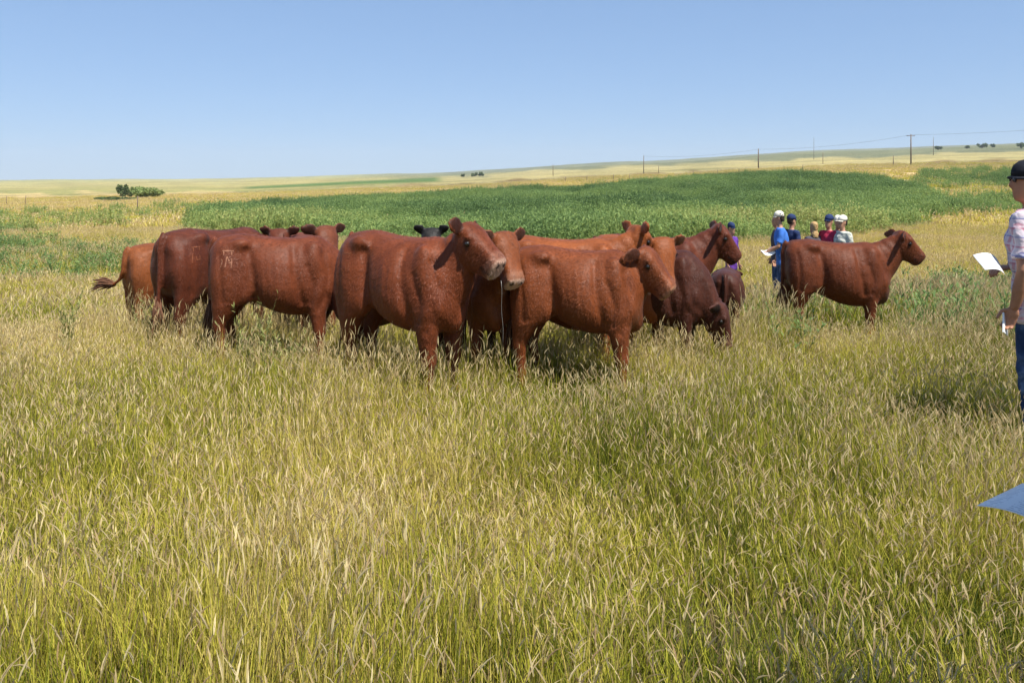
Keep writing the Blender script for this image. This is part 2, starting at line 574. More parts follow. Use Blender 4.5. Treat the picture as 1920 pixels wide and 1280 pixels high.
def make_cow(name, px, Y, heading, label, coat, scale=1.0, length=0.9, girth=1.0, poll=(1.04, 0, 1.36), yaw=0, pitch=42, roll=0,
             ear=(0.25, 0.25), ear_back=0.35, tail=None, feet=(0, 0, 0, 0), muzzle=(0.42, 0.24, 0.17), voxel=0.018, sink=0.0,
             category='cow', udder=False, tail_mat='tail_hair', group='red cattle herd in the pasture', fur=0):
    """local frame: +x is forward, z up; heading 0 faces right in the picture, positive turns away from the camera"""
    g = Geo()          # trunk, neck and upper legs: fused first and smoothed well
    g2 = Geo()         # head, lower legs, ears and tail: fused on afterwards
    L = length
    X3, Y3, Z3 = np.eye(3)
    st = [(-.745, 1.10, .86, .15), (-.72, 1.20, .76, .205), (-.65, 1.25, .68, .25), (-.50, 1.266, .64, .275), (-.38, 1.274, .635, .285), (-.24, 1.258, .61, .265),
          (-.08, 1.240, .55, .318), (.08, 1.232, .50, .352), (.22, 1.23, .475, .345), (.36, 1.236, .468, .298), (.47, 1.25, .475, .278),
          (.58, 1.235, .49, .262), (.68, 1.18, .51, .23), (.76, 1.10, .55, .18), (.82, 1.0, .64, .10)]
    rings = []
    for x, tp, bt, hw in st:
        bt2 = 1.26 - (1.26 - bt) * girth
        rings.append(ering(np.array([x * L, 0, tp - (tp - bt2) * 0.45]), Z3, Y3, (tp - bt2) * 0.45, (tp - bt2) * 0.55, hw * (0.6 + 0.4 * girth), 24, 0.12 if x > -.3 else 0.05, 2.35))
    g.loft(rings)
    for s in (-1, 1):
        g.ell((-.37 * L, s * .212, 1.185), (.11, .06, .06))                     # hook bones
        g.ell((-.69 * L, s * .11, 1.10), (.07, .055, .07))                       # pins
        g.ell((.50 * L, s * .195, .96), (.15 * L, .085, .25))                    # shoulder blade
        g.ell((.63 * L, s * .175, .80), (.13 * L, .085, .15))                    # point of the shoulder
        g.ell((-.51 * L, s * .175, .90), (.24 * L, .135, .32))                   # thigh
        g.ell((-.31 * L, s * .20, .78), (.15 * L, .075, .15))                   # stifle
        fx = feet[0 if s > 0 else 1]; hx = feet[2 if s > 0 else 3]
        leg = [(.55, .18, .90, .14, .08), (.54, .185, .74, .135, .09), (.53, .178, .63, .115, .082), (.533, .168, .52, .088, .07), (.54, .162, .42, .072, .062),
               (.545, .16, .365, .070, .062), (.54, .158, .30, .048, .045), (.538, .156, .20, .040, .038), (.54, .155, .13, .052, .047), (.555, .155, .085, .049, .047),
               (.57, .156, .05, .062, .056), (.58, .157, .0, .072, .062), (.58, .157, -.02, .072, .062)]
        rr = []
        for x, y, z, a, b in leg:
            k = max(0, (0.86 - z) / 0.86)
            rr.append(ering(np.array([x * L + fx * k, s * y, z]), X3, Y3, a, a, b, 14))
        g.loft(rr[:4]); g2.loft(rr[2:])
        leg = [(-.47, .16, 1.0, .22, .10), (-.475, .178, .88, .235, .12), (-.49, .182, .76, .205, .115), (-.52, .178, .66, .165, .098), (-.56, .172, .57, .118, .076),
               (-.60, .166, .50, .085, .062), (-.615, .163, .45, .072, .058), (-.60, .16, .38, .054, .045), (-.585, .16, .26, .045, .040), (-.58, .16, .15, .056, .051),
               (-.565, .16, .095, .050, .048), (-.55, .16, .05, .062, .056), (-.54, .16, .0, .072, .062), (-.54, .16, -.02, .072, .062)]
        rr = []
        for x, y, z, a, b in leg:
            k = max(0, (0.95 - z) / 0.95)
            rr.append(ering(np.array([x * L + hx * k, s * y, z]), X3, Y3, a, a, b, 14))
        g.loft(rr[:5]); g2.loft(rr[3:])
    g.ell((.69 * L, 0, 1.28 - .66 * girth), (.13, .10, .13))                                   # brisket
    if udder: g.ell((-.34 * L, 0, .56), (.12, .09, .09))
    # head frame
    poll = np.array(poll, float); poll[0] = poll[0] - 0.74 + 0.74 * L
    yw, pt = R(yaw), R(pitch)
    hd = np.array([math.cos(pt) * math.cos(yw), math.cos(pt) * math.sin(yw), -math.sin(pt)])
    side = nrm(np.cross([0, 0, 1], [math.cos(yw), math.sin(yw), 0]))
    rl = R(roll)
    up = np.cross(hd, side)
    side, up = side * math.cos(rl) + up * math.sin(rl), up * math.cos(rl) - side * math.sin(rl)
    # neck
    b0 = np.array([.46 * L, 0, .96]); b3 = poll + hd * 0.05 - up * 0.10
    dist = np.linalg.norm(b3 - b0)
    b1 = b0 + nrm(np.array([1, 0, .28])) * dist * 0.38
    hb = nrm(np.array([math.cos(yw) * 0.8, math.sin(yw) * 0.8, 0.55 if poll[2] > 1 else -0.5]))
    b2 = b3 - hb * dist * 0.30
    rings = []
    for t in np.linspace(0, 1, 9):
        p = bez(b0, b1, b2, b3, t)
        tg = nrm(bez(b0, b1, b2, b3, min(1, t + .02)) - bez(b0, b1, b2, b3, max(0, t - .02)))
        sd = nrm(np.array([0, 1, 0]) * (1 - t) + side * t); sd = nrm(sd - tg * np.dot(sd, tg)); uu = np.cross(tg, sd)
        au = np.interp(t, [0, .3, .65, 1], [.25, .22, .165, .115]); ad = np.interp(t, [0, .3, .65, 1], [.36, .31, .235, .15])
        bb = np.interp(t, [0, .3, .65, 1], [.215, .175, .13, .10])
        rings.append(ering(p, uu, sd, au, ad, bb, 18, 0.0, 2.0))
    g.loft(rings)
    st1 = remesh(g, 0.024, 8, 0.6)
    co1 = get_co(st1)
    # head: broad poll, deep jaw, square muzzle
    hs = [(-.05, .04, .10, .08), (-.015, .085, .15, .118), (.05, .105, .19, .130), (.11, .106, .205, .132), (.17, .098, .20, .118), (.225, .089, .18, .102),
          (.275, .083, .155, .094), (.325, .080, .138, .095), (.365, .077, .130, .101), (.395, .069, .116, .097), (.413, .045, .08, .075)]
    g2.loft([ering(poll + hd * s0 - up * (0.055 + 0.03 * s0), up, side, a, b, w, 18, -0.08, 2.6) for s0, a, b, w in hs])
    for s in (-1, 1):
        g2.ell(poll + hd * .10 + side * s * .112 - up * .015, (.04, .03, .028))  # brow over the eye
        base = poll + hd * .015 + side * s * .09 - up * .045
        e = ear[0 if s > 0 else 1]
        ed = nrm(side * s * 1.0 + up * e - hd * ear_back)
        ew = nrm(np.cross(ed, nrm(hd * 0.8 + up * 0.5)))
        en = np.cross(ed, ew)
        rings = []
        for q, w, th in ((0, .03, .03), (.03, .04, .026), (.07, .064, .020), (.115, .074, .018), (.16, .062, .017), (.20, .036, .016), (.22, .014, .013)):
            rings.append(ering(base + ed * q - up * 0.3 * q * q / .21, ew, en, w, w, th, 12, 0, 2))
        g2.loft(rings)
    # tail
    tl = tail or [(-.66, 0, 1.22), (-.71, 0, 1.185), (-.735, 0, 1.09), (-.735, 0, .92), (-.74, .01, .72), (-.745, .02, .52)]
    tl = [np.array((x * L - 0.03, y, z)) for x, y, z in tl]
    g2.tube(tl, np.interp(np.linspace(0, 1, len(tl)), [0, .2, 1], [.05, .034, .021]).tolist(), 10)
    g2.add(co1, [tuple(p.vertices) for p in st1.polygons])
    bpy.data.meshes.remove(st1)
    g = g2
    me = remesh(g, voxel, 3, 0.5)
    me.name = 'body'
    co = get_co(me)
    # muscle grooves, ribs and neck folds
    nv = np.empty(len(co) * 3, np.float32); me.vertices.foreach_get('normal', nv); nv = nv.reshape(-1, 3).astype(float)
    disp = np.zeros(len(co))
    def groove(line, wid, dep):
        d2 = np.full(len(co), 9.0)
        for (xa, za), (xb, zb) in zip(line[:-1], line[1:]):
            ax, bx = xa * L, xb * L
            vx, vz = bx - ax, zb - za
            t = np.clip(((co[:, 0] - ax) * vx + (co[:, 2] - za) * vz) / (vx * vx + vz * vz), 0, 1)
            d2 = np.minimum(d2, (co[:, 0] - ax - t * vx) ** 2 + (co[:, 2] - za - t * vz) ** 2)
        return -dep * np.exp(-d2 / wid ** 2) * smoothstep(.08, .16, np.abs(co[:, 1])) * (np.abs(co[:, 1]) < .5)
    trunk_ = (co[:, 0] < .80 * L)
    disp += trunk_ * groove([(.27, 1.14), (.30, .92), (.38, .66)], .04, .020)
    disp += trunk_ * groove([(-.27, 1.12), (-.215, .92), (-.19, .72)], .05, .024)
    disp += trunk_ * groove([(-.20, .70), (-.30, .62), (-.42, .60)], .03, .016)
    disp += trunk_ * groove([(.62, 1.08), (.70, .90), (.66, .72), (.58, .60)], .035, .014)
    disp += trunk_ * groove([(-.60, 1.10), (-.57, .86), (-.56, .68)], .03, .010)
    disp += trunk_ * groove([(.44, .98), (.52, .80), (.48, .66)], .03, .010)
    ribs = smoothstep(-.20, -.08, co[:, 0] / L) * (1 - smoothstep(.22, .32, co[:, 0] / L)) * smoothstep(.60, .75, co[:, 2]) * (1 - smoothstep(1.0, 1.15, co[:, 2]))
    disp += ribs * np.sin(co[:, 0] / L * 74 + co[:, 2] * 9) * .0011
    nk = smoothstep(.52, .62, co[:, 0] / L) * (1 - smoothstep(.0, .12, (co - poll) @ hd + .06)) * (np.linalg.norm(co - poll, axis=1) > .14)
    disp += nk * np.sin(co[:, 0] * 46 + co[:, 2] * 30 + np.sin(co[:, 2] * 11) * 1.5) * .003
    co = co + nv * disp[:, None]
    # colouring in local space
    base = np.array(coat, float) * np.array([1.0, 0.98, 0.84])
    col = np.repeat(base[None], len(co), 0)
    rel = co - poll
    hs_, hu, hv = rel @ hd, rel @ up, rel @ side
    near_head = (np.linalg.norm(rel - hd * .25, axis=1) < .36)
    mz = near_head * smoothstep(.372, .400, hs_ - hu * 0.12 - 0.01)
    col = col * (1 - mz[:, None]) + np.array(muzzle) * mz[:, None]
    ring = near_head * smoothstep(.31, .35, hs_) * (1 - mz)
    col = col * (1 - .15 * ring[:, None]) + np.array(muzzle) * .15 * ring[:, None]
    for s in (-1, 1):
        np_ = poll + hd * .407 + side * s * .052 - up * .05
        k = 1 - smoothstep(.016, .026, np.linalg.norm(co - np_, axis=1))
        col = col * (1 - k[:, None]) + np.array([.02, .012, .01]) * k[:, None]
        ep = poll + hd * .125 + side * s * .125 - up * .055
        k = 1 - smoothstep(.022, .05, np.linalg.norm(co - ep, axis=1))
        col = col * (1 - .75 * k[:, None]) + base * .25 * .75 * k[:, None]
    for s in (-1, 1):                                                             # dark hairless inside of the ears
        q0 = co - (poll + hd * .015 + side * s * .09 - up * .045)
        e = ear[0 if s > 0 else 1]; ed = nrm(side * s + up * e - hd * ear_back)
        along = q0 @ ed
        inner = (along > .045) * (along < .20) * (np.linalg.norm(q0 - along[:, None] * ed, axis=1) < .058) * smoothstep(.1, .5, nv @ nrm(hd * .8 + up * .3))
        col = col * (1 - .72 * inner[:, None])
    mouth = near_head * (np.abs(hs_ - .345) < .06) * (np.abs(hu + .135) < .009)
    col = np.where(mouth[:, None] > 0, col * .35, col)
    hoof = 1 - smoothstep(.05, .07, co[:, 2])
    col = col * (1 - hoof[:, None]) + np.array([.06, .045, .035]) * hoof[:, None]
    set_col(me, 'col', col)
    # to picture frame: turn, then narrow
    h = R(heading)
    rot = np.array([[math.cos(h), -math.sin(h), 0], [math.sin(h), math.cos(h), 0], [0, 0, 1]])
    sc = np.diag([SQ, 1, 1]) * scale
    def W(p): return (np.asarray(p, float) @ rot.T) @ sc.T
    set_co(me, W(co))
    me.materials.append(M['coat'])
    me.shade_smooth()
    wx = at(px, Y)
    root = empty(name, (wx, Y, gz(wx, Y) - sink))
    tag(root, label, category, group)
    b = bpy.data.objects.new('body', me); COL.objects.link(b); b.parent = root
    for s in (-1, 1):
        eg = Geo(); eg.ell((0, 0, 0), (.024, .024, .022), None, 12, 8)
        v, f = eg.arrays()
        c0 = poll + hd * .125 + side * s * .122 - up * .055
        mesh_obj('eye', W(v + c0), f, M['eye'], root)
    if fur:
        # short hairs lying down and back over the hide, 12 to 22 mm long
        wco = get_co(me)
        me.calc_loop_triangles()
        tri = np.empty(len(me.loop_triangles) * 3, np.int32); me.loop_triangles.foreach_get('vertices', tri); tri = tri.reshape(-1, 3)
        A_, B_, C_ = wco[tri[:, 0]], wco[tri[:, 1]], wco[tri[:, 2]]
        nn = np.cross(B_ - A_, C_ - A_); ar = np.linalg.norm(nn, axis=1) + 1e-12
        pick = rng.choice(len(tri), fur, p=ar / ar.sum())
        u_, v_ = rng.uniform(size=fur), rng.uniform(size=fur)
        fl = u_ + v_ > 1; u_[fl], v_[fl] = 1 - u_[fl], 1 - v_[fl]
        P = A_[pick] + (B_ - A_)[pick] * u_[:, None] + (C_ - A_)[pick] * v_[:, None]
        nm_ = nn[pick] / ar[pick][:, None]
        lay_ = W(np.array([[-.55, 0, -1.0]]))[0] + rng.normal(0, .28, (fur, 3))
        lay_ -= nm_ * np.sum(lay_ * nm_, 1)[:, None]; lay_ /= np.linalg.norm(lay_, axis=1)[:, None] + 1e-9
        ac = np.cross(nm_, lay_)
        ln_ = rng.uniform(.012, .024, fur)[:, None]; wd_ = rng.uniform(.0014, .0026, fur)[:, None]
        tipv = P + lay_ * ln_ + nm_ * ln_ * rng.uniform(.12, .42, fur)[:, None]
        V = np.stack([P - ac * wd_, P + ac * wd_, tipv], 1).reshape(-1, 3)
        fm = bpy.data.meshes.new('coat_hair')
        fm.from_pydata(V.tolist(), [], np.arange(len(V)).reshape(-1, 3).tolist())
        cv = col[tri[pick, 0]] * rng.uniform(.8, 1.25, fur)[:, None]
        set_col(fm, 'col', np.repeat(cv, 3, 0)); fm.materials.append(M['fur'])
        fo = bpy.data.objects.new('coat_hair', fm); COL.objects.link(fo); fo.parent = root
    # switch of hair at the tail's end
    t0, t1 = tl[-2], tl[-1]
    d = nrm(t1 - t0)
    sg = Geo()
    for i in range(34):
        off = rng.normal(0, .012, 3); ln = rng.uniform(.16, .3)
        dd = nrm(d + rng.normal(0, .13, 3) + np.array([0, 0, -.15]))
        p = t1 - d * rng.uniform(0.0, .14) + off
        sg.tube([p, p + dd * ln * .5 + off * .8, p + dd * ln + np.array([0, 0, -.02]) + off * 1.2], [.011, .011, .002], 5)
    v, f = sg.arrays()
    mesh_obj('tail_switch', W(v), f, M[tail_mat], root)
    return dict(root=root, body=b, W=W, L=L, poll=poll, hd=hd, up=up, side=side, scale=scale)


def add_brand(cow, strokes, cx, cz, size, mat, wid=0.011):
    """pale hair strokes laid 3 mm over the near hip, found by casting rays at the side of the animal"""
    b = cow['body']
    me = b.data
    co = get_co(me)
    tree = BVHTree.FromPolygons([Vector(c) for c in co], [tuple(p.vertices) for p in me.polygons])
    W = cow['W']
    nd = Vector(W(np.array([0, 1.0, 0])) - W(np.zeros(3))).normalized()
    v, f = [], []
    for (x0, z0, x1, z1) in strokes:
        n = 7
        a = np.array([x0, z0]); c = np.array([x1, z1]); d = nrm(c - a); pr = np.array([-d[1], d[0]])
        idx = []
        for i in range(n):
            t = i / (n - 1)
            w = wid * (0.75 + 0.35 * math.sin(i * 1.7 + x0 * 9)) * 0.5
            for sgn in (-1, 1):
                q = (a + (c - a) * t) * size + pr * w * sgn
                o = Vector(W(np.array([cx * cow['L'] + q[0], -0.7, cz + q[1]])))
                hit, nor, _, _ = tree.ray_cast(o, nd)
                if hit is None: hit, nor = o, -nd
                v.append(tuple(hit + nor * 0.003)); idx.append(len(v) - 1)
        for i in range(n - 1):
            f.append((idx[2 * i], idx[2 * i + 1], idx[2 * i + 3], idx[2 * i + 2]))
    return mesh_obj('brand_mark', v, f, mat, cow['root'])


RED, DARKRED, ORANGE, BROWN = (.135, .033, .0115), (.092, .023, .011), (.20, .056, .016), (.058, .0165, .0095)
cows = {}
cows['D'] = make_cow('cow', 752, 6.15, -30, 'large red cow in front, flank to camera, pale nose turned right', RED, 1.03, 0.80, .90,
                     poll=(.86, .0, 1.33), yaw=0, pitch=32, ear=(.1, .9), feet=(.03, -.02, -.02, .05), muzzle=(.50, .32, .24), fur=26000, voxel=.014)
cows['F'] = make_cow('cow', 1076, 6.3, -12, 'orange brown cow in front, in full profile, head level facing right', (.158, .042, .0135), .94, 0.82, .90,
                     poll=(.84, 0, 1.25), yaw=-16, pitch=44, ear=(-.2, -.2), ear_back=.5, feet=(.0, .06, .08, -.03), muzzle=(.36, .17, .10), fur=26000, voxel=.014)
cows['C'] = make_cow('cow', 515, 7.3, 10, 'red cow with pale hip brand, its head lowered behind a front cow', (.128, .033, .0135), .985, 0.86, .95,
                     poll=(1.02, -.02, .82), yaw=0, pitch=72, ear=(-.3, -.3), feet=(.0, .05, .03, -.02), fur=20000, voxel=.016)
cows['B'] = make_cow('cow', 402, 8.3, 62, 'dark red cow with hip brand seen from behind, between two others', DARKRED, 1.05, 0.9, 1.05,
                     poll=(1.0, 0, 1.1), yaw=0, pitch=45, feet=(.0, .05, .03, -.02), fur=16000, voxel=.016)
cows['A'] = make_cow('cow', 330, 9.7, 48, 'leftmost cow, light brown, swishing its tail out to the left', (.18, .055, .018), 0.98, 0.9, 1.0,
                     poll=(1.0, 0, 1.1), pitch=50, fur=12000, voxel=.017,
                     tail=[(-.66, 0, 1.22), (-.72, 0, 1.18), (-.745, .0, 1.07), (-.75, .02, .96), (-.77, .08, .86), (-.82, .17, .80), (-.89, .27, .82)])
cows['E'] = make_cow('cow', 908, 7.0, -78, 'cow standing behind the front pair, pale nosed tan face to the camera', (.16, .046, .016), .97, 0.9, .95,
                     poll=(.96, .05, 1.35), yaw=22, pitch=56, ear=(.25, .25), feet=(-.05, .02, 0, 0), muzzle=(.54, .36, .27), fur=12000, voxel=.016)
cows['G'] = make_cow('cow', 1045, 7.1, 2, 'orange cow half hidden, only its back and pricked ears show over another', ORANGE, .985, 0.92, 1.08,
                     poll=(.92, 0, 1.33), yaw=20, pitch=40, ear=(.75, .9), fur=10000, voxel=.018)
cows['Q'] = make_cow('cow', 735, 7.25, 165, 'dark red cow hidden behind the large front cow, legs showing under its belly', DARKRED, .92, 0.9, 1.05,
                     poll=(.98, 0, .9), pitch=70, voxel=.02)
cows['H'] = make_cow('cow', 1172, 7.9, -72, 'cow facing the camera, its orange forehead just above a profile head', ORANGE, .98, 0.9, 1.0,
                     poll=(.95, 0, 1.29), yaw=-10, pitch=68, ear=(.2, .2), fur=9000, voxel=.018)
cows['I'] = make_cow('cow', 1212, 8.7, -6, 'dark red cow with raised head looking right at the right end of the herd', DARKRED, 1.02, 0.9, 1.0,
                     poll=(.98, 0, 1.36), yaw=0, pitch=48, ear=(.3, .3), fur=12000, voxel=.017, muzzle=(.12, .05, .03))
cows['J'] = make_cow('cow', 1224, 7.5, -24, 'dark brown cow grazing with head down beside the profile cow', BROWN, .90, 0.78, 1.02,
                     poll=(1.0, 0, .70), yaw=4, pitch=74, ear=(-.1, -.1), fur=14000, voxel=.016)
cows['L'] = make_cow('calf', 1362, 9.4, 70, 'dark calf seen from behind, below the raised head at the right end of the herd', (.055, .016, .010), .72, 0.9, .95,
                     poll=(1.0, 0, 1.1), pitch=50, voxel=.018, category='calf')
cows['M'] = make_cow('cow', 1562, 9.7, -10, 'lone red cow apart on the right, walking right in tall grass', (.115, .029, .0105), 1.0, 0.90, 1.0,
                     poll=(.98, 0, 1.36), yaw=4, pitch=40, ear=(.1, .1), feet=(.1, -.08, -.1, .08), muzzle=(.10, .045, .03), fur=18000, voxel=.016)
cows['N'] = make_cow('cow', 562, 10.0, -90, 'cow far back, only its dark red ears and poll show over a back', DARKRED, 1.02, 0.9, 1.0,
                     poll=(.95, 0, 1.42), pitch=55, ear=(.5, .5), voxel=.02)
cows['O'] = make_cow('cow', 578, 9.0, -60, 'cow behind, red face and dark neck visible beside the rump of a front cow', (.12, .034, .016), 1.03, 0.9, 1.0,
                     poll=(.95, 0, 1.38), yaw=10, pitch=52, ear=(.3, .3), fur=8000, voxel=.019)
cows['P'] = make_cow('cow', 822, 10.2, -90, 'black cow far back, only ears and poll show over a red back', (.012, .011, .012), 1.02, 0.9, 1.0,
                     poll=(.95, 0, 1.44), pitch=55, ear=(1.1, 1.1), voxel=.02, tail_mat='tail_hair_black', muzzle=(.03, .028, .03))

TOP = [(-.35, .5, .4, .5), (-.25, .5, -.25, .25), (.28, .5, .28, .25)]
add_brand(cows['C'], TOP + [(-.42, .02, -.30, -.05), (-.30, -.05, -.42, -.45), (-.02, .18, -.12, -.45), (-.02, .18, .16, -.1), (.30, .05, .28, -.48), (.12, -.18, .30, -.16)],
          -.50, 1.06, .15, M['brand'], .012)
add_brand(cows['B'], TOP + [(-.35, .1, -.42, -.5), (-.1, -.1, -.05, -.35), (-.05, -.35, .25, -.3), (.25, -.3, .22, -.02)], -.50, 1.04, .14, M['brand_faint'], .012)
add_brand(cows['D'], TOP + [(-.4, .05, -.38, -.45), (-.1, .05, -.1, -.45), (.14, .05, .14, -.45), (.36, .05, .34, -.45)], -.50, 1.04, .14, M['brand_faint'], .010)
add_brand(cows['A'], [(-.3, .2, -.3, -.3), (.0, .2, .02, -.3), (.3, .2, .3, -.3)], -.48, 1.02, .13, M['brand_faint'], .010)

c = cows['D']
p0 = c['poll'] + c['hd'] * .47 - c['up'] * .13
sg = Geo()
pts = [p0 + np.array([.005 * math.sin(i * 1.3) + .02 * i / 8, -.01, -.055 * i]) for i in range(9)]
sg.tube(pts, [.002, .0014, .0012, .0012, .0012, .0012, .0012, .0012, .0016], 6)
v, f = sg.arrays()
mesh_obj('saliva_strand', c['W'](v), f, M['saliva'], c['root'])


# ------------------------------------------------------------------ people
def hand_geo(g, wrist, d, palm_n, thumb, curl=0.35, k=1.0):
    """palm, four fingers and a thumb; d points to the fingertips, thumb to the thumb's side"""
    d, palm_n, thumb = nrm(d), nrm(palm_n), nrm(thumb)
    rot = np.stack([thumb, palm_n, d], 1)
    g.ell(wrist + d * .045 * k, (.040 * k, .017 * k, .055 * k), rot, 12, 8)
    for i, (off, ln) in enumerate(((.029, .072), (.010, .082), (-.010, .076), (-.028, .060))):
        p = wrist + d * .085 * k + thumb * off * k
        pts = [p - d * .02 * k]
        a = 0.15 + curl * .35
        for seg in (.45, .32, .23):
            dr = d * math.cos(a) + palm_n * math.sin(a)
            p = p + dr * ln * seg * k
            pts.append(p); a += curl * 1.1
        g.tube(pts, [.0105 * k, .0098 * k, .009 * k, .0075 * k], 8)
    p = wrist + d * .03 * k + thumb * .030 * k
    q = p + nrm(thumb * .75 + d * .6 + palm_n * .25) * .036 * k
    r = q + nrm(d * .9 + thumb * .15 + palm_n * (.2 + curl * .4)) * .034 * k
    t = r + nrm(d * .95 + palm_n * (.2 + curl * .5)) * .022 * k
    g.tube([p - thumb * .012 * k, p + (q - p) * .4, q, r, t], [.013 * k, .0135 * k, .012 * k, .0105 * k, .008 * k], 8)


def make_person(px, Y, heading, label, shirt, trousers, skin='skin', cap=None, hair=None, height=1.78, arms=None, lean=0.0, head_yaw=0, head_pitch=0,
                group=None, voxel=.018, fine=False, long_hair=False, sleeve=0.8, sunglasses=False, x=None, squeeze=None, build=1.0, backpack=None, legs_apart=0.0):
    k = height / 1.78
    sq = SQ if squeeze is None else squeeze
    wx = at(px, Y) if x is None else x
    h = R(heading)
    rot = np.array([[math.cos(h), -math.sin(h), 0], [math.sin(h), math.cos(h), 0], [0, 0, 1]])
    def W(p):
        p = np.array(p, float)
        p[:, 0] = p[:, 0] + np.maximum(0, p[:, 2] - .95) * lean
        return (p @ rot.T) @ (np.diag([sq, 1, 1]) * k).T
    root = empty('person', (wx, Y, gz(wx, Y)))
    tag(root, label, 'person', group)
    X3, Y3, Z3 = np.eye(3)
    sh = {1: np.array([-.01, .185, 1.44]), -1: np.array([-.01, -.185, 1.44])}
    arms = arms or {}
    A = {}
    for s in (1, -1):
        e, w = arms.get(s, ((.0, s * .26, 1.15), (.08, s * .24, .90)))
        A[s] = (sh[s], np.array(e, float), np.array(w, float))
    def torso(g, e, zmin):
        for_ = [(.80, .12, .17), (.90, .115, .172), (1.0, .112, .165), (1.10, .116, .163), (1.22, .125, .175), (1.33, .124, .188), (1.41, .105, .185), (1.46, .078, .135), (1.50, .062, .075)]
        g.loft([ering(np.array([.0, 0, z]), X3, Y3, a * e * build, a * e * build, b * e * (.5 + .5 * build), 20, 0, 2.4) for z, a, b in for_ if z >= zmin])
    # skin: head, neck, trunk, arms and legs as one body
    g = Geo()
    torso(g, .9, .9)
    for s in (1, -1):
        a0, a1, a2 = A[s]
        g.tube([a0 + np.array([0, -s * .06, .0]), a0, (a0 + a1) / 2, a1, a1 * .55 + a2 * .45, a2], [.05, .055, .047, .040, .041, .027], 12)
        g.tube([(0, s * .09, .95), (0.01, s * .095, .72), (.015, s * (.095 + legs_apart), .50), (0, s * (.095 + legs_apart), .32), (-.01, s * (.095 + legs_apart), .08)], [.08, .075, .052, .05, .036], 12)
    g.tube([(-.01, 0, 1.42), (0.0, 0, 1.50), (.012, 0, 1.58)], [.075, .056, .055], 14)
    hy, hp = R(head_yaw), R(head_pitch)
    hr = np.array([[math.cos(hy), -math.sin(hy), 0], [math.sin(hy), math.cos(hy), 0], [0, 0, 1]]) @ np.array([[math.cos(hp), 0, math.sin(hp)], [0, 1, 0], [-math.sin(hp), 0, math.cos(hp)]])
    pivot = np.array([.0, 0, 1.56])
    def H(p): return (np.asarray(p, float) - pivot) @ hr.T + pivot
    hd = [(1.545, .062, .030, .026), (1.565, .052, .055, .048), (1.60, .030, .082, .062), (1.65, .012, .098, .071), (1.70, .006, .102, .076), (1.74, .003, .096, .074), (1.77, .0, .072, .058), (1.787, -.002, .03, .026)]
    g.loft([H(ering(np.array([x0, 0, z]), X3, Y3, a, a, b, 18)) for z, x0, a, b in hd])
    g.loft([H(ering(np.array([x0, 0, z]), X3, Y3, a, a, b, 8)) for z, x0, a, b in ((1.635, .112, .022, .016), (1.645, .118, .022, .016), (1.67, .108, .016, .011), (1.695, .10, .01, .009))])
    for s in (1, -1): g.ell(H(np.array([[.0, s * .077, 1.665]]))[0], (.022, .010, .034))
    me = remesh(g, voxel if not fine else .011, 2, .5)
    co = get_co(me)
    f0 = [tuple(p.vertices) for p in me.polygons]
    bpy.data.meshes.remove(me)
    body = Geo(); body.add(co, f0)
    for s in (1, -1):
        hg = Geo()
        a1, a2 = A[s][1], A[s][2]
        d = nrm(a2 - a1)
        pn = nrm(np.cross(d, [1, 0, 0]) * -s) if abs(d[0]) < .8 else np.array([0, 0, 1.0])
        if abs(d[0]) >= .8: pn = np.array([0, 0, 1.0])
        th = np.cross(pn, d) * (1 if np.dot(np.cross(pn, d), [1, 0, .3]) > 0 else -1)
        hand_geo(hg, a2 - d * .012, d, pn, th, .55)
        if fine:
            hm = remesh(hg, .0045, 1, .4)
            body.add(get_co(hm), [tuple(p.vertices) for p in hm.polygons]); bpy.data.meshes.remove(hm)
        else:
            v, f = hg.arrays(); body.add(v, f)
    v, f = body.arrays()
    mesh_obj('body', W(v), f, M[skin], root)
    # clothes
    g = Geo()
    torso(g, 1.10, .80)
    for s in (1, -1):
        a0, a1, a2 = A[s]
        end = a0 + (a1 - a0) * sleeve if sleeve <= 1 else a1 + (a2 - a1) * (sleeve - 1)
        pts = [a0 + np.array([0, -s * .07, .01]), a0, a0 + (a1 - a0) * .5 * min(1, sleeve)]
        rad = [.06, .073, .070]
        if sleeve > 1: pts.append(a1); rad.append(.058)
        pts.append(end); rad.append(.066 if sleeve <= 1 else .045)
        g.tube(pts, rad, 14)
    me = remesh(g, max(.014, voxel), 3, .5)
    co = get_co(me)
    co += (np.sin(co[:, 2:3] * 42 + co[:, 1:2] * 25) * .004 + np.sin(co[:, 2:3] * 19 - co[:, 0:1] * 31) * .004) * np.array([[1, 1, 0]])
    set_co(me, W(co)); me.name = 'shirt'; me.materials.append(M[shirt]); me.shade_smooth()
    o = bpy.data.objects.new('shirt', me); COL.objects.link(o); o.parent = root
    g = Geo()
    g.loft([ering(np.array([0, 0, z]), X3, Y3, a * build, a * build, b, 18) for z, a, b in ((.80, .115, .165), (.86, .122, .172), (.95, .118, .168), (1.02, .115, .165))])
    for s in (1, -1):
        q = s * (.095 + legs_apart)
        g.tube([(0, s * .085, .92), (0.005, s * .098, .74), (.02, q, .50), (.0, q, .30), (-.01, q, .09), (-.01, q, .045)], [.098, .096, .075, .068, .064, .07], 14)
    me = remesh(g, max(.014, voxel), 3, .5)
    co = get_co(me)
    co += (np.sin(co[:, 2:3] * 55 + co[:, 1:2] * 33) * .003 * (co[:, 2:3] < .6)) * np.array([[1, 1, 0]])
    set_co(me, W(co)); me.name = 'trousers'; me.materials.append(M[trousers]); me.shade_smooth()
    o = bpy.data.objects.new('trousers', me); COL.objects.link(o); o.parent = root
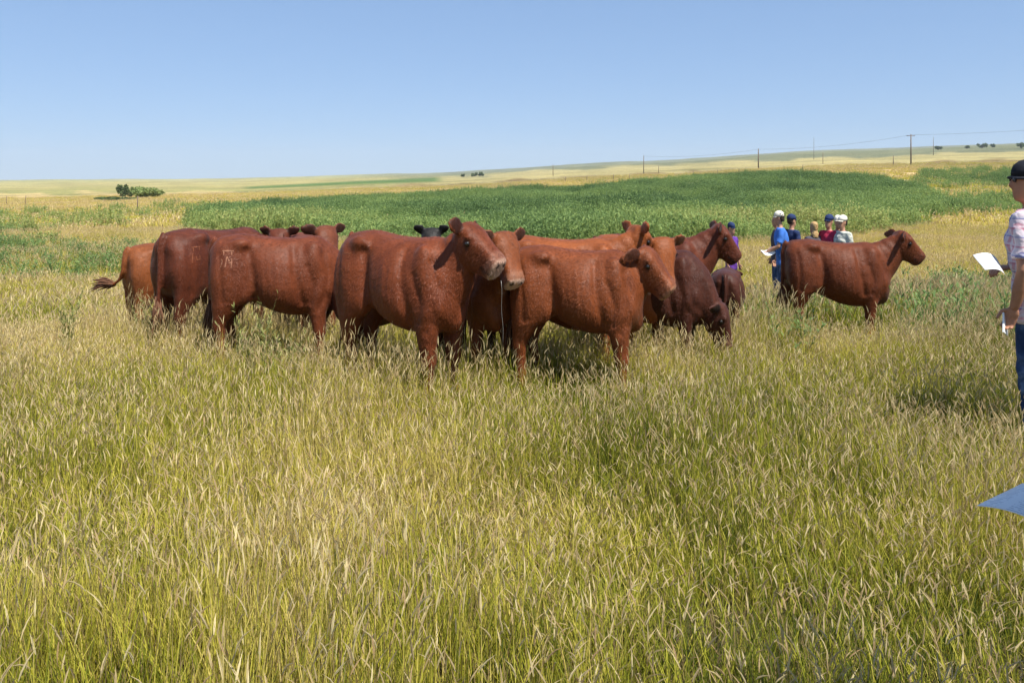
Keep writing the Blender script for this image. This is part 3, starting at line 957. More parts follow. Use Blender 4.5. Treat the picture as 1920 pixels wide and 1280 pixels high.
    for s in (1, -1):
        g = Geo(); q = s * (.095 + legs_apart)
        g.loft([ering(np.array([xx, q, zz]), Z3, Y3, a, a * .9, b, 12) for xx, zz, a, b in ((-.08, .05, .03, .03), (-.06, .06, .055, .04), (0, .06, .055, .045), (.08, .045, .042, .048), (.15, .035, .03, .045), (.18, .03, .015, .025))])
        v, f = g.arrays(); mesh_obj('shoe', W(v), f, M['leather'], root)
    for s in (1, -1):
        g = Geo(); g.ell(H(np.array([[.093, s * .032, 1.682]]))[0], (.011, .012, .010), None, 8, 6)
        v, f = g.arrays(); mesh_obj('eye', W(v), f, M['eye'], root)
    if sunglasses:
        g = Geo()
        for s in (1, -1):
            g.ell(H(np.array([[.102, s * .034, 1.682]]))[0], (.012, .028, .018), None, 10, 6)
            g.tube(list(H(np.array([[.10, s * .06, 1.69], [.05, s * .082, 1.69], [.0, s * .082, 1.685]]))), [.004, .004, .004], 6)
        g.tube(list(H(np.array([[.108, -.03, 1.686], [.114, 0, 1.688], [.108, .03, 1.686]]))), [.005, .005, .005], 6)
        v, f = g.arrays(); mesh_obj('sunglasses', W(v), f, M['phone'], root)
    if hair:
        g = Geo()
        g.loft([H(ering(np.array([x0, 0, z]), X3, Y3, a, b2, b, 16)) for z, x0, a, b2, b in
                (((1.46, -.06, .05, .05, .07), (1.55, -.05, .055, .06, .085)) if long_hair else ()) + ((1.61, -.045, .05, .045, .06), (1.66, -.025, .055, .078, .078), (1.72, -.015, .09, .095, .082), (1.765, -.012, .09, .09, .08), (1.80, -.01, .04, .05, .035))])
        hm = remesh(g, .016, 2, .5)
        co = get_co(hm); co += rng.normal(0, .0035, co.shape)
        set_co(hm, W(co)); hm.name = 'hair'; hm.materials.append(M[hair]); hm.shade_smooth()
        o = bpy.data.objects.new('hair', hm); COL.objects.link(o); o.parent = root
    if cap:
        g = Geo()
        g.loft([H(ering(np.array([x0, 0, z]), X3, Y3, a, a, b, 18)) for z, x0, a, b in ((1.705, .002, .110, .086), (1.74, 0, .108, .086), (1.775, -.003, .095, .078), (1.80, -.006, .065, .055), (1.815, -.008, .02, .018))])
        v, f = g.arrays(); c0 = mesh_obj('cap', W(v), f, M[cap], root)
        top, n = [], 11
        pts = []
        for i in range(n):
            a = -1.15 + 2.3 * i / (n - 1)
            pts.append([(.10 * math.cos(a), .083 * math.sin(a), 1.712), (.08 * math.cos(a) + .055 * math.cos(a * .8) ** 1.2, .088 * math.sin(a), 1.700 - .01 * abs(math.sin(a)))])
        vv = []; ff = []
        for a, b in pts: vv += [a, b, (b[0], b[1], b[2] - .008), (a[0], a[1], a[2] - .008)]
        for i in range(n - 1):
            o_ = i * 4
            ff += [(o_, o_ + 1, o_ + 5, o_ + 4), (o_ + 1, o_ + 2, o_ + 6, o_ + 5), (o_ + 2, o_ + 3, o_ + 7, o_ + 6), (o_ + 3, o_, o_ + 4, o_ + 7)]
        ff += [(0, 3, 2, 1), (n * 4 - 4, n * 4 - 3, n * 4 - 2, n * 4 - 1)]
        br = mesh_obj('cap_brim', W(H(np.array(vv))), ff, M[cap], c0)
        br.parent = c0
    return dict(root=root, W=W, A=A, H=H)


def paper_sheet(name, centre, u, v, w, hgt, label, mat, cat='paper', bend=.02, thick=.0015, layers=1, group=None):
    """a sheet lying in the plane of u and v, slightly curved, with thickness"""
    u, v = nrm(u), nrm(v); n = np.cross(u, v)
    nx, ny = 9, 7
    vs_, fs = [], []
    for side_ in (0, 1):
        for j in range(ny):
            for i in range(nx):
                a, b = i / (nx - 1) - .5, j / (ny - 1) - .5
                vs_.append((a * w, b * hgt, bend * (math.cos(a * 2.6) - 1) * 1.5 + bend * .5 * math.sin(b * 3) * a + (thick if side_ else 0)))
    m = nx * ny
    for j in range(ny - 1):
        for i in range(nx - 1):
            p = j * nx + i
            fs += [(p, p + nx, p + nx + 1, p + 1), (m + p, m + p + 1, m + p + nx + 1, m + p + nx)]
    for i in range(nx - 1):
        fs += [(i, i + 1, m + i + 1, m + i), (m + (ny - 1) * nx + i, m + (ny - 1) * nx + i + 1, (ny - 1) * nx + i + 1, (ny - 1) * nx + i)]
    for j in range(ny - 1):
        p, q = j * nx, j * nx + nx - 1
        fs += [(p, m + p, m + p + nx, p + nx), (q, q + nx, m + q + nx, m + q)]
    o = mesh_obj(name, vs_, fs, mat)
    o.matrix_world = Matrix(((u[0], v[0], n[0], centre[0]), (u[1], v[1], n[1], centre[1]), (u[2], v[2], n[2], centre[2]), (0, 0, 0, 1)))
    tag(o, label, cat, group)
    return o


GRP = 'people standing in the grass'
# the man at the right edge, seen from behind his left shoulder
man = make_person(1950, 5.0, 124, 'man at right edge in black cap, pink plaid shirt and jeans', 'plaid_pink', 'denim', 'skin_tan', cap='black_cloth', hair='hair_dark', height=1.80,
                  arms={1: ((-.03, .27, 1.14), (.05, .25, .90)), -1: ((.08, -.25, 1.15), (.20, -.06, 1.12))}, fine=True, group=GRP, sunglasses=True, head_yaw=38, lean=.07, voxel=.014, squeeze=.95, build=1.08)
wm = np.array(man['root'].location)
ph = man['W'](np.array([[.10, .25, .81]]))[0] + wm
pc = Geo()
pg = [np.array([sx * .036, sy * .072, sz * .0045]) for sz in (-1, 1) for sx, sy in ((-1, -1), (1, -1), (1, 1), (-1, 1))]
phone = mesh_obj('folded_booklet', pg, [(0, 3, 2, 1), (4, 5, 6, 7), (0, 1, 5, 4), (1, 2, 6, 5), (2, 3, 7, 6), (3, 0, 4, 7)], M['paper'], smooth=False)
phone.location = ph; phone.rotation_euler = (R(82), R(25), R(40))
tag(phone, 'small folded booklet in the hanging hand of the plaid shirted man', 'booklet')
wl = man['W'](np.array([[.36, -.06, 1.22]]))[0] + wm
paper_sheet('paper_sheet', (at(1862, 4.93), 4.93, 1.7 - (490 - HZ) * 4.93 / F), (.80, -.05, -.22), (.0, .72, .46), .15, .17,
            'white paper sheet held out in front of the man in pink plaid', M['paper'], bend=.03)

# the person just outside the right edge who holds the near sheet
near = make_person(0, 1.63, 115, 'person just outside the right edge holding a printed sheet near the camera', 'navy_cloth', 'denim', 'skin', cap='white_cloth', height=1.85,
                   arms={1: ((-.12, .24, 1.14), (-.14, .10, .93)), -1: ((-.04, -.28, 1.10), (.09, -.09, .925))}, fine=True, group=GRP, x=1.335, squeeze=1.0, voxel=.016)
paper_sheet('paper_sheet', (1.223, 1.861, .954), (.6, -.8, .0), (.8, .6, .0), .16, .25,
            'printed sheet near the camera at the right edge, bluish in shade', M['paper_print'], bend=.012)

# the group behind the herd
make_person(1468, 15.0, 165, 'man in blue shirt and pale cap with papers, behind the lone cow', 'blue_cloth', 'denim', cap='white_cloth', hair='hair_dark', height=1.80, group=GRP, head_yaw=-10,
            arms={1: ((.10, .26, 1.17), (.34, .16, 1.06)), -1: ((.02, -.34, 1.2), (.0, -.42, 1.02))}, lean=.10, build=1.1)
paper_sheet('paper_sheet', (at(1440, 14.9), 14.9, 1.7 - (474 - HZ) * 14.9 / F), (-.8, -.3, -.25), (.1, .8, .5), .22, .17, 'white papers held by the man in the blue shirt', M['paper'], bend=.05)
make_person(1457, 15.9, 170, 'bareheaded person half hidden behind the man in blue', 'grey_cloth', 'denim', hair='hair_blond', height=1.76, group=GRP)
make_person(1484, 15.8, 20, 'person in navy clothes and navy cap half hidden behind the man in blue', 'navy_cloth', 'denim', cap='navy_cloth', hair='hair_dark', height=1.76, group=GRP)
make_person(1371, 15.4, -60, 'person in purple top and dark cap beyond the herd', 'purple_cloth', 'denim', cap='navy_cloth', hair='hair_dark', height=1.60, group=GRP, squeeze=.75)
make_person(1526, 15.2, 100, 'person with long blond hair in dark grey top', 'grey_cloth', 'denim', hair='hair_blond', height=1.62, group=GRP, long_hair=True)
make_person(1554, 15.1, -150, 'person in red shirt and dark cap among the far group', 'red_cloth', 'denim', cap='navy_cloth', height=1.74, group=GRP, sunglasses=True, lean=-.02)
make_person(1571, 15.9, -110, 'person in pale cap mostly hidden between red and checked shirts', 'grey_cloth', 'denim', cap='white_cloth', height=1.72, group=GRP)
make_person(1580, 14.8, -165, 'person in grey checked shirt and white cap at right of the far group', 'plaid_grey', 'denim', cap='white_cloth', hair='hair_dark', height=1.72, group=GRP, build=1.1)

# ------------------------------------------------------------------ power line, fence posts
def pole(px, top, base, Y, label, arm=False, thin=1.0):
    X = at(px, Y); zb = gz(X, Y); zt = EYE - (top - HZ) * Y / F
    h = max(3.0, zt - zb)
    root = empty('utility_pole', (X, Y, zb))
    tag(root, label, 'pole', 'wooden poles along the far road')
    g = Geo(); g.tube([(0, 0, -.4), (0, 0, h * .5), (0, 0, h)], [.20 * thin, .17 * thin, .13 * thin], 10)
    v, f = g.arrays(); mesh_obj('post', v, f, M['wood'], root)
    if arm:
        g = Geo(); g.tube([(-1.3, .18, h - .5), (0, .18, h - .45), (1.3, .18, h - .5)], [.09, .1, .09], 6)
        v, f = g.arrays(); mesh_obj('crossarm', v, f, M['wood'], root)
        for i in (-1.15, 0, 1.15):
            g = Geo(); g.tube([(i, .18, h - .42), (i, .18, h - .2)], [.05, .07], 6)
            v, f = g.arrays(); mesh_obj('insulator', v, f, M['wire'], root)
    return np.array([X, Y, zb + h - .2])


p1 = pole(1708, 252, 306, 250, 'tall utility pole with crossarm on the right hillside', True, 1.1)
p2 = pole(1422, 279, 320, 300, 'dark utility pole left of the one with the crossarm', False, 1.2)
p3 = pole(1207, 292, 338, 340, 'utility pole above the middle of the green field', False, .9)
p4 = pole(1037, 308, 337, 420, 'leftmost utility pole on the pale slope', False, .9)
p5 = pole(1750, 257, 281, 620, 'thin far pole on the skyline right of the crossarm pole', False, 1.0)
p6 = pole(1526, 258, 284, 680, 'thin far pole on the skyline between the two darker poles', False, .8)
p7 = pole(1543, 286, 313, 330, 'thin pole standing right of the dark pole on the slope', False, .6)
p8 = pole(1675, 294, 322, 240, 'thin grey pole just left of the crossarm pole', False, .6)
p9 = pole(1235, 312, 340, 330, 'thin pole close right of the pole above the green field', False, .6)
def wire(a, b, sag, label):
    g = Geo()
    pts = [a + (b - a) * t + np.array([0, 0, -sag * 4 * t * (1 - t)]) for t in np.linspace(0, 1, 14)]
    g.tube(pts, [.028] * 14, 5, flat=(0, 0, 1))
    v, f = g.arrays(); o = mesh_obj('power_line', v, f, M['wire'])
    tag(o, label, 'wire', 'power line wires')
far_r = np.array([at(2250, 200), 200, EYE - (215 - HZ) * 200 / F])
wire(p1, far_r, 1.0, 'power line running right from the crossarm pole')
wire(p2, p1, 1.2, 'power line between the dark pole and the crossarm pole')
wire(p3, p2, 1.2, 'power line left of the dark pole')

def post(px, Y, label, h=1.5):
    X = at(px, Y)
    g = Geo(); g.tube([(0, 0, -.3), (.01, 0, h * .5), (.02, .01, h)], [.07, .065, .06], 7)
    v, f = g.arrays(); o = mesh_obj('fence_post', v, f, M['wood'])
    o.location = (X, Y, gz(X, Y)); o.rotation_euler = (rng.normal(0, .03), rng.normal(0, .03), 0)
    tag(o, label, 'fence post', 'fence posts along the far track')
for i, px_ in enumerate((1060, 1100, 1150, 1180, 1300, 1345, 1385, 1470, 1505)):
    post(px_, 205 - i * 3, '%s weathered post from the left in the thin fence above the green field' % ('first', 'second', 'third', 'fourth', 'fifth', 'sixth', 'seventh', 'eighth', 'ninth')[i])
for px_, Y_, lb in ((48, 170, 'fence post on the plain, nearest the left edge'), (12, 185, 'fence post on the plain at the extreme left edge'), (258, 95, 'leaning post in front of the green bush on the left plain')):
    post(px_, Y_, lb, 2.0)


# ------------------------------------------------------------------ trees and bushes
def leaf_mat(name, dark, lite):
    m = NT(name)
    t = m.n('ShaderNodeAttribute', attribute_name='t').outputs['Fac']
    c = m.mix(t, dark, lite)
    d = m.n('ShaderNodeBsdfDiffuse'); m.l(c, d.inputs[0])
    tr = m.n('ShaderNodeBsdfTranslucent'); m.l(c, tr.inputs[0])
    mx = m.n('ShaderNodeMixShader', i_0=0.3); m.l(d.outputs[0], mx.inputs[1]); m.l(tr.outputs[0], mx.inputs[2])
    m.l(mx.outputs[0], m.out.inputs['Surface'])
    return m.m


M['leaf_bush'] = leaf_mat('bush leaves', (0.15, 0.21, 0.07), (0.26, 0.32, 0.11))
M['leaf_dark'] = leaf_mat('dark tree leaves', (0.07, 0.11, 0.045), (0.13, 0.17, 0.06))


def make_tree(name, px, Y, w, h, label, mat, cat, nleaf=700, leaf=.35, blobs=7, group=None, seed=0):
    r = np.random.default_rng(seed + 100)
    X = at(px, Y)
    root = empty(name, (X, Y, gz(X, Y)))
    tag(root, label, cat, group)
    cs = [(r.uniform(-.36, .36) * w, r.uniform(-.3, .3) * w, r.uniform(.25, .7) * h, r.uniform(.16, .26) * w, r.uniform(.22, .32) * h) for _ in range(blobs)]
    g = Geo()
    g.tube([(0, 0, -.3), (.03 * w, 0, h * .25), (0, .02 * w, h * .6)], [.035 * w, .028 * w, .012 * w], 8)
    for c in cs[:4]:
        g.tube([(.02 * w, 0, h * .2), (c[0] * .6, c[1] * .6, h * .42), (c[0], c[1], c[2])], [.02 * w, .014 * w, .006 * w], 6)
    v, f = g.arrays(); mesh_obj('trunk', v, f, M['wood'], root)
    vs_, fs, tt = [], [], []
    for i in range(nleaf):
        c = cs[r.integers(len(cs))]
        d = nrm(r.normal(0, 1, 3)); q = r.uniform(.45, 1.05)
        p = np.array([c[0] + d[0] * c[3] * q, c[1] + d[1] * c[3] * q, max(.03 * h, c[2] + d[2] * c[4] * q)])
        a, b = nrm(r.normal(0, 1, 3)), nrm(r.normal(0, 1, 3)); b = nrm(np.cross(a, b))
        k = leaf * r.uniform(.6, 1.3); o = len(vs_)
        vs_ += [p - a * k, p + b * k * .6, p + a * k, p - b * k * .6]; fs.append((o, o + 1, o + 2, o + 3)); tt += [r.uniform()] * 4
    o = mesh_obj('crown', vs_, fs, mat, root, smooth=False)
    set_float(o.data, 't', np.array(tt))


make_tree('bush', 268, 205, 8.5, 3.3, 'round green bush on the left plain', M['leaf_bush'], 'bush', 1500, .34, 9, seed=1)
make_tree('bush', 232, 230, 4.0, 4.2, 'darker upright bush left of the round bush', M['leaf_dark'], 'bush', 900, .34, 7, seed=2)
make_tree('bush', 292, 215, 1.6, 2.2, 'small dark bush right of the round bush', M['leaf_dark'], 'bush', 400, .25, 5, seed=3)
make_tree('bush', 215, 190, 9.0, 1.1, 'low dark hedge like bush left of the round bush', M['leaf_dark'], 'bush', 900, .3, 9, seed=4)
for i, (px_, Y_, w, h, lb) in enumerate(((1760, 1000, 8, 6, 'dark tree on the right skyline beside the far thin pole'), (1812, 1000, 10, 4, 'low dark tree on the right skyline, left of the widest one'),
        (1842, 1000, 13, 7, 'widest dark tree on the right skyline'), (1862, 1010, 6, 5, 'small dark tree right of the widest skyline tree'), (1915, 900, 9, 7, 'dark tree on the skyline at the right edge'),
        (890, 900, 7, 5, 'small dark tree on the pale slope, left one of a pair'), (903, 900, 6, 5, 'small dark tree on the pale slope, right one of a pair'), (868, 900, 4, 3.5, 'tiny dark tree left of the skyline pair'))):
    make_tree('tree', px_, Y_, w, h, lb, M['leaf_dark'], 'tree', 500, .8, 7, 'far trees on the skyline', 20 + i)

# ------------------------------------------------------------------ grass and weeds
class Strips:
    def __init__(s): s.v, s.f, s.t, s.seed = [], [], [], []

    def strip(s, pts, wid, wdir, t, seed=0.0):
        o = len(s.v)
        n = len(pts)
        for i, p in enumerate(pts):
            if i == n - 1:
                s.v.append(p)
            else:
                s.v += [p - wdir * wid[i] * .5, p + wdir * wid[i] * .5]
        for i in range(n - 2): s.f.append((o + 2 * i, o + 2 * i + 1, o + 2 * i + 3, o + 2 * i + 2))
        s.f.append((o + 2 * n - 4, o + 2 * n - 3, o + 2 * n - 2))
        k = 2 * (n - 1) + 1
        s.t += [t] * k; s.seed += [seed] * k

    def mesh(s, name, mat):
        me = bpy.data.meshes.new(name)
        me.from_pydata([tuple(p) for p in s.v], [], s.f)
        me.materials.append(mat)
        set_float(me, 't', np.array(s.t)); set_float(me, 'seed', np.array(s.seed))
        return me


def blade_pts(r, base, h, lean, n=4):
    az = r.uniform(0, 2 * math.pi); d = np.array([math.cos(az), math.sin(az), 0]) * lean * h
    return [base + np.array([0, 0, h * q * (1 - .12 * lean * q)]) + d * q ** 1.9 for q in np.linspace(0, 1, n)], az


def tuft(r, n, rad, h0, h1, w, nseed, sh0, sh1, sl=.07, sw=.009, lean=.55):
    S = Strips()
    for i in range(n):
        a, q = r.uniform(0, 2 * math.pi), rad * math.sqrt(r.uniform())
        b = np.array([q * math.cos(a), q * math.sin(a), -.01])
        h = r.uniform(h0, h1)
        pts, az = blade_pts(r, b, h, r.uniform(.1, lean))
        wd = np.array([-math.sin(az + r.normal(0, .6)), math.cos(az), 0]); wd = nrm(wd)
        ww = w * r.uniform(.7, 1.3)
        S.strip(pts, [ww, ww * .9, ww * .6], wd, r.uniform())
    for i in range(nseed):
        a, q = r.uniform(0, 2 * math.pi), rad * math.sqrt(r.uniform())
        b = np.array([q * math.cos(a), q * math.sin(a), -.01])
        h = r.uniform(sh0, sh1)
        pts, az = blade_pts(r, b, h, r.uniform(.05, .4), 4)
        wd = nrm(np.array([-math.sin(az), math.cos(az), 0])); t = r.uniform(.5, 1)
        S.strip(pts, [w * .55] * 3, wd, t)
        tip, d = pts[-1], nrm(pts[-1] - pts[-2])
        ln = sl * r.uniform(.7, 1.3)
        bend = np.array([math.cos(az), math.sin(az), -.35]) * r.uniform(.0, .5)
        sp = [tip + (d * q_ + bend * q_ * q_) * ln for q_ in (-.12, .2, .55, 1)]
        for k in (0, 1):
            wk = wd if k == 0 else nrm(np.cross(wd, d))
            S.strip(sp, [sw * .35, sw, sw * .8], wk, r.uniform(), 1.0)
    return S


def weed(r, n, rad, h0, h1, nl, lw, ll):
    S = Strips()
    for i in range(n):
        a, q = r.uniform(0, 2 * math.pi), rad * math.sqrt(r.uniform())
        b = np.array([q * math.cos(a), q * math.sin(a), -.02])
        h = r.uniform(h0, h1)
        pts, az = blade_pts(r, b, h, r.uniform(.05, .3), 4)
        S.strip(pts, [lw * .35] * 3, nrm(np.array([-math.sin(az), math.cos(az), 0])), r.uniform(.2, .6))
        for j in range(nl):
            q = r.uniform(.15, 1.0)
            i0 = min(2, int(q * 3)); p = pts[i0] + (pts[i0 + 1] - pts[i0]) * (q * 3 - i0)
            az2 = r.uniform(0, 2 * math.pi); el = r.uniform(.5, 1.3)
            d = np.array([math.cos(az2) * math.cos(el), math.sin(az2) * math.cos(el), math.sin(el)])
            l = ll * r.uniform(.6, 1.3) * (1.15 - .5 * q)
            S.strip([p, p + d * l * .5, p + d * l + np.array([0, 0, -.15 * l])], [lw * .6, lw], nrm(np.cross(d, [0, 0, 1.0]) + r.normal(0, .3, 3)), r.uniform(0, .75))
    return S


def grass_mat(name, stops, seedc, brown=0.0):
    m = NT(name)
    t = m.n('ShaderNodeAttribute', attribute_name='t').outputs['Fac']
    sd = m.n('ShaderNodeAttribute', attribute_name='seed').outputs['Fac']
    dry = m.n('ShaderNodeAttribute', attribute_name='dry', attribute_type='INSTANCER').outputs['Fac']
    f = m.math('ADD', m.math('MULTIPLY', t, 0.55), m.math('SUBTRACT', m.math('MULTIPLY', dry, 0.85), 0.2), True)
    c = m.ramp(f, stops)
    c = m.mix(m.math('MULTIPLY', m.math('GREATER_THAN', t, 0.87), brown), c, (.27, .19, .095))     # dead stems
    sc = m.mix(t, seedc[0], seedc[1])
    c = m.mix(m.math('MULTIPLY', sd, 0.9), c, sc)
    d = m.n('ShaderNodeBsdfPrincipled'); m.l(c, d.inputs['Base Color'])
    d.inputs['Roughness'].default_value = 0.6; d.inputs['Specular IOR Level'].default_value = 0.2
    tr = m.n('ShaderNodeBsdfTranslucent'); m.l(c, tr.inputs[0])
    mx = m.n('ShaderNodeMixShader', i_0=0.42); m.l(d.outputs[0], mx.inputs[1]); m.l(tr.outputs[0], mx.inputs[2])
    m.l(mx.outputs[0], m.out.inputs['Surface'])
    return m.m


GST = [(0.0, (.060, .092, .011)), (.26, (.19, .215, .021)), (.50, (.48, .46, .045)), (.76, (.62, .51, .12)), (1.0, (.68, .55, .23))]
M['grass'] = grass_mat('prairie grass', GST, ((.80, .68, .40), (.46, .31, .16)), 0.9)
WST = [(0.0, (.075, .135, .045)), (.3, (.18, .275, .09)), (.6, (.28, .365, .11)), (.85, (.36, .39, .12)), (1.0, (.47, .43, .17))]
M['weed'] = grass_mat('green weeds', WST, ((.3, .28, .12), (.2, .2, .08)))

r0 = np.random.default_rng(42)


def protos(name, lst, mat):
    c = bpy.data.collections.new(name)
    for i, S in enumerate(lst):
        o = bpy.data.objects.new('%s_%02d' % (name, i), S.mesh(name, mat))
        c.objects.link(o)
    return c


P_near = protos('grass_tuft', [tuft(r0, 130, .27, .10, .30, .0042, ns, .24, .46, .05, .0050) for ns in (8, 15, 24, 36, 11, 20)], M['grass'])
P_mid = protos('grass_clump', [tuft(r0, 120, .44, .14, .36, .008, ns, .24, .44, .08, .010) for ns in (9, 14, 22, 12)], M['grass'])
P_far = protos('grass_patch', [tuft(r0, 44, .75, .20, .42, .045, 12, .3, .5, .14, .05) for _ in range(4)], M['grass'])
P_weed = protos('weed_clump', [weed(r0, 30, .75, .45, 1.15, 16, .04, .20) for _ in range(5)], M['weed'])
P_weedn = protos('weed_tuft', [weed(r0, 9, .16, .22, .60, 16, .016, .085) for _ in range(4)], M['weed'])


def scatter(name, coll, nproto, X, Y, scl, hgt, dry, label, cat, r):
    Z = ground_z(X, Y)
    n = len(X)
    me = bpy.data.meshes.new(name)
    me.vertices.add(n)
    me.vertices.foreach_set('co', np.stack([X, Y, Z], 1).astype(np.float32).ravel())
    def vec(nm, a):
        at_ = me.attributes.new(nm, 'FLOAT_VECTOR', 'POINT'); at_.data.foreach_set('vector', a.astype(np.float32).ravel())
    vec('rot', np.stack([r.normal(0, .09, n), r.normal(0, .09, n) + .04, r.uniform(0, 6.283, n)], 1))
    vec('scl', np.stack([scl, scl, hgt], 1))
    set_float(me, 'dry', dry)
    at_ = me.attributes.new('idx', 'INT', 'POINT'); at_.data.foreach_set('value', r.integers(0, nproto, n).astype(np.int32))
    o = bpy.data.objects.new(name, me); COL.objects.link(o)
    ng = bpy.data.node_groups.new(name, 'GeometryNodeTree')
    ng.interface.new_socket('Geometry', in_out='INPUT', socket_type='NodeSocketGeometry')
    ng.interface.new_socket('Geometry', in_out='OUTPUT', socket_type='NodeSocketGeometry')
    N = ng.nodes
    gi, go = N.new('NodeGroupInput'), N.new('NodeGroupOutput')
    ip, ci = N.new('GeometryNodeInstanceOnPoints'), N.new('GeometryNodeCollectionInfo')
    ci.inputs['Collection'].default_value = coll
    ci.inputs['Separate Children'].default_value = True
    ci.inputs['Reset Children'].default_value = True
    ip.inputs['Pick Instance'].default_value = True
    def attr(nm, typ):
        a = N.new('GeometryNodeInputNamedAttribute'); a.data_type = typ; a.inputs['Name'].default_value = nm
        return a.outputs['Attribute']
    lk = ng.links.new
    lk(gi.outputs[0], ip.inputs['Points']); lk(ci.outputs[0], ip.inputs['Instance'])
    lk(attr('idx', 'INT'), ip.inputs['Instance Index'])
    lk(attr('rot', 'FLOAT_VECTOR'), ip.inputs['Rotation']); lk(attr('scl', 'FLOAT_VECTOR'), ip.inputs['Scale'])
    lk(ip.outputs[0], go.inputs[0])
    o.modifiers.new('scatter', 'NODES').node_group = ng
    tag(o, label, cat, kind='stuff')
    return o


def sample(r, y0, y1, n, side=1.3):
    """even cover of the ground in view and a little beyond it"""
    Y = np.sqrt(r.uniform(y0 ** 2, y1 ** 2, n * 2))
    X = (r.uniform(-1, 1, n * 2)) * (0.66 * Y + side)
    return X[:n], Y[:n]


def keep(r, w): return r.uniform(size=len(w)) < w


# near pasture
r = np.random.default_rng(1)
X, Y = sample(r, .9, 9.5, 5200, 1.8)
k = keep(r, np.clip(1.15 - Y * .05, .5, 1)); X, Y = X[k], Y[k]
px, py, z = zones(X, Y, ground_z(X, Y))
k = keep(r, np.clip(.20 + 1.55 * fbm(X * 1.6, Y * 1.6, 57), 0, 1)); X, Y, px, py = X[k], Y[k], px[k], py[k]
tr_ = z['tall_right'][k]
dry = near_dry(X, Y, px, py) * (1 - tr_) + .16 * tr_
hh = .92 + (fbm(X * .9, Y * .9, 51) - .5) * 1.3 + r.normal(0, .1, len(X))
hh = hh * (1 - .15 * np.exp(-((px - 1000) / 330) ** 2 - ((py - 880) / 80) ** 2)) * (1 + .18 * np.exp(-((px - 900) / 420) ** 2 - ((py - 765) / 35) ** 2)) * (1 + .3 * np.exp(-((px - 350) / 250) ** 2 - ((py - 690) / 60) ** 2)) * (1 + .45 * tr_)
scatter('grass', P_near, 6, X, Y, r.uniform(.9, 1.2, len(X)), np.clip(hh, .45, 1.6), np.clip(dry + r.normal(0, .17, len(X)), 0, 1),
        'tall seeding prairie grass, green and straw, filling the foreground', 'grass', r)
# middle pasture
X, Y = sample(r, 9.3, 46, 13500, 4)
px, py, z = zones(X, Y, ground_z(X, Y))
k = keep(r, np.clip(1 - .75 * z['field'] - .4 * z['left_green'], 0, 1) * np.clip(1.25 - Y / 70, .4, 1))
X, Y, px, py = X[k], Y[k], px[k], py[k]
tr_ = z['tall_right'][k]
dry = near_dry(X, Y, px, py) * (1 - tr_) + .18 * tr_ - .25 * z['left_green'][k]
scatter('grass', P_mid, 4, X, Y, r.uniform(.9, 1.4, len(X)), np.clip(.95 + (fbm(X * .3, Y * .3, 52) - .5) * 1.1, .4, 1.7) * (1 + .4 * tr_), np.clip(dry + r.normal(0, .08, len(X)), 0, 1),
        'dry pasture grass around and behind the herd', 'grass', r)
# far pasture
X, Y = sample(r, 45, 270, 26000, 20)
k = keep(r, np.clip(1.2 - Y / 300, .3, 1)); X, Y = X[k], Y[k]
px, py, z = zones(X, Y, ground_z(X, Y))
k = keep(r, 1 - np.clip(z['field'] * .82 + z['left_green'] * .35 + z['right_green'] * .5 + z['strip'], 0, 1)); X, Y = X[k], Y[k]
dry = .70 + (fbm(X * .03, Y * .03, 61) - .5) * .6
scatter('grass', P_far, 4, X, Y, r.uniform(.9, 1.5, len(X)), np.clip(r.normal(.9, .2, len(X)), .4, 1.6), np.clip(dry, 0, 1), 'straw coloured grass on the far slopes', 'grass', r)
# green weed field in the draw
X, Y = sample(r, 30, 170, 26000, 10)
px, py, z = zones(X, Y, ground_z(X, Y))
g_ = np.clip(z['field'] + .05 * z['left_green'] + .4 * z['right_green'], 0, 1)
k = keep(r, g_ * np.clip(1.35 - Y / 150, .45, 1)); X, Y, px, py = X[k], Y[k], px[k], py[k]
dry = .38 + (fbm(X * .07, Y * .04, 71) - .5) * .9 + (fbm(X * .4, Y * .2, 75) - .5) * .4 + .3 * smoothstep(395, 450, py) + .25 * smoothstep(0, 1, z['left_green'][k])
scatter('green_weeds', P_weed, 5, X, Y, r.uniform(.9, 1.5, len(X)), np.clip(1.0 + (fbm(X * .2, Y * .12, 72) - .5) * 1.5 + r.normal(0, .12, len(X)), .4, 1.7), np.clip(dry, 0, 1),
        'dense green weeds covering the low field behind the herd', 'weeds', r)
# left green patches and tall green growth at the right, nearer the camera
X, Y = sample(r, 6.5, 46, 30000, 4)
px, py, z = zones(X, Y, ground_z(X, Y))
g_ = np.clip(z['tall_right'] * .45 + .16 * z['left_green'] * (Y > 11), 0, 1)
k = keep(r, g_); X, Y, px, py = X[k], Y[k], px[k], py[k]
dry = .36 + (fbm(X * .4, Y * .3, 81) - .5) * .6
scatter('green_weeds', P_weedn, 4, X, Y, r.uniform(.9, 1.4, len(X)) * (1 + .02 * Y), np.clip(1.0 + (fbm(X * .7, Y * .7, 82) - .5) * 1.0, .5, 1.7) * np.where(px > 1600, 1.15, 1.0), np.clip(dry, 0, 1),
        'leafy green weeds in the rough at left and beside the right hand man', 'weeds', r)


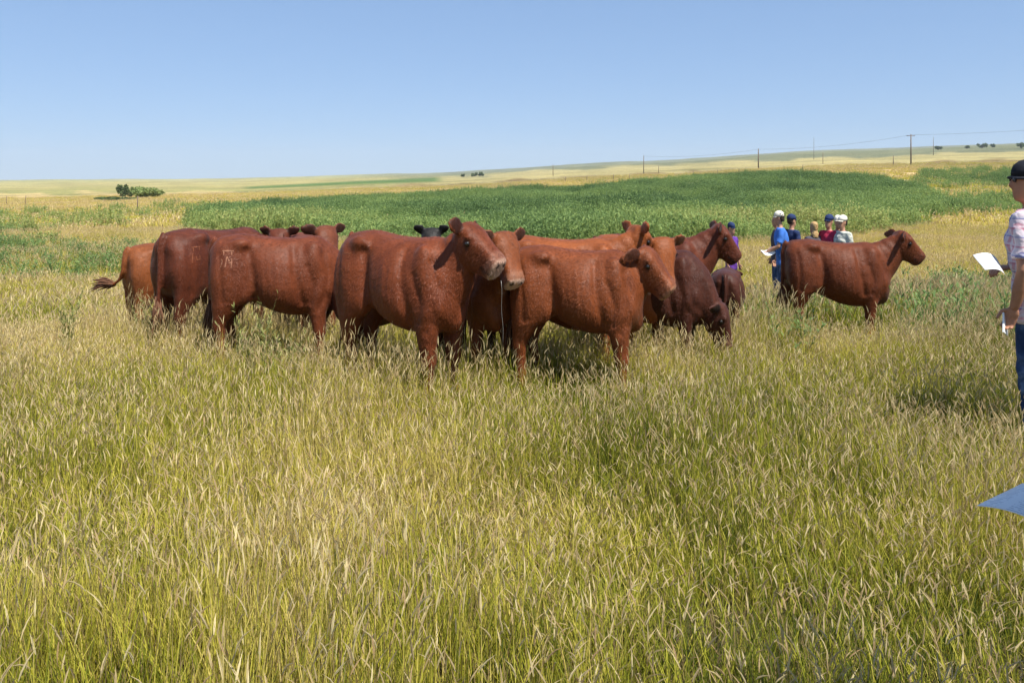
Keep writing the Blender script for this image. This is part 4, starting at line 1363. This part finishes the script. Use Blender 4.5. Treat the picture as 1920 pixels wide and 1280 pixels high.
def weed_plant(px, py_base, Y, h, label, seed, n=7):
    rr = np.random.default_rng(seed)
    X = at(px, Y)
    S = weed(rr, n + 4, .10, h * .55, h, 30, .010, .075)
    me = S.mesh('foliage', M['weed_plant'])
    root = empty('weed_plant', (X, Y, gz(X, Y)))
    tag(root, label, 'weed', 'tall single weeds')
    o = bpy.data.objects.new('foliage', me); COL.objects.link(o); o.parent = root


mm = NT('grey green weed leaves')
tt = mm.n('ShaderNodeAttribute', attribute_name='t').outputs['Fac']
cc = mm.mix(tt, (.20, .23, .07), (.42, .41, .16))
dd = mm.n('ShaderNodeBsdfDiffuse'); mm.l(cc, dd.inputs[0])
t2 = mm.n('ShaderNodeBsdfTranslucent'); mm.l(cc, t2.inputs[0])
m3 = mm.n('ShaderNodeMixShader', i_0=.3); mm.l(dd.outputs[0], m3.inputs[1]); mm.l(t2.outputs[0], m3.inputs[2]); mm.l(m3.outputs[0], mm.out.inputs['Surface'])
M['weed_plant'] = mm.m
weed_plant(486, 0, 6.35, .86, 'tallest grey green weed, in front of the branded red cow', 5, 6)
weed_plant(452, 0, 6.5, .72, 'shorter grey green weed left of the tallest weed', 6, 6)
weed_plant(532, 0, 6.3, .66, 'grey green weed between the front legs of the branded cow', 7, 8)
weed_plant(127, 0, 7.6, .80, 'bushy grey green weed left of the leftmost cow', 8, 9)
weed_plant(272, 0, 8.3, .80, 'grey green weed under the leftmost cow', 9, 9)


# ------------------------------------------------------------------ summer haze
hm = bpy.data.materials.new('haze')
hm.use_nodes = True
hn = hm.node_tree
hn.nodes.clear()
ho = hn.nodes.new('ShaderNodeOutputMaterial')
hv = hn.nodes.new('ShaderNodeVolumePrincipled')
hv.inputs['Color'].default_value = (0.80, 0.88, 0.97, 1)
hv.inputs['Density'].default_value = 0.00011
hn.links.new(hv.outputs[0], ho.inputs['Volume'])
q, zb, zt = 6400.0, -16.0, 215.0
hz_o = mesh_obj('haze', [(x, y, z) for z in (zb, zt) for x, y in ((-q, -q), (q, -q), (q, q), (-q, q))],
                [(0, 3, 2, 1), (4, 5, 6, 7), (0, 1, 5, 4), (1, 2, 6, 5), (2, 3, 7, 6), (3, 0, 4, 7)], hm, smooth=False)
tag(hz_o, 'thin summer haze over the far hills', 'haze', kind='stuff')
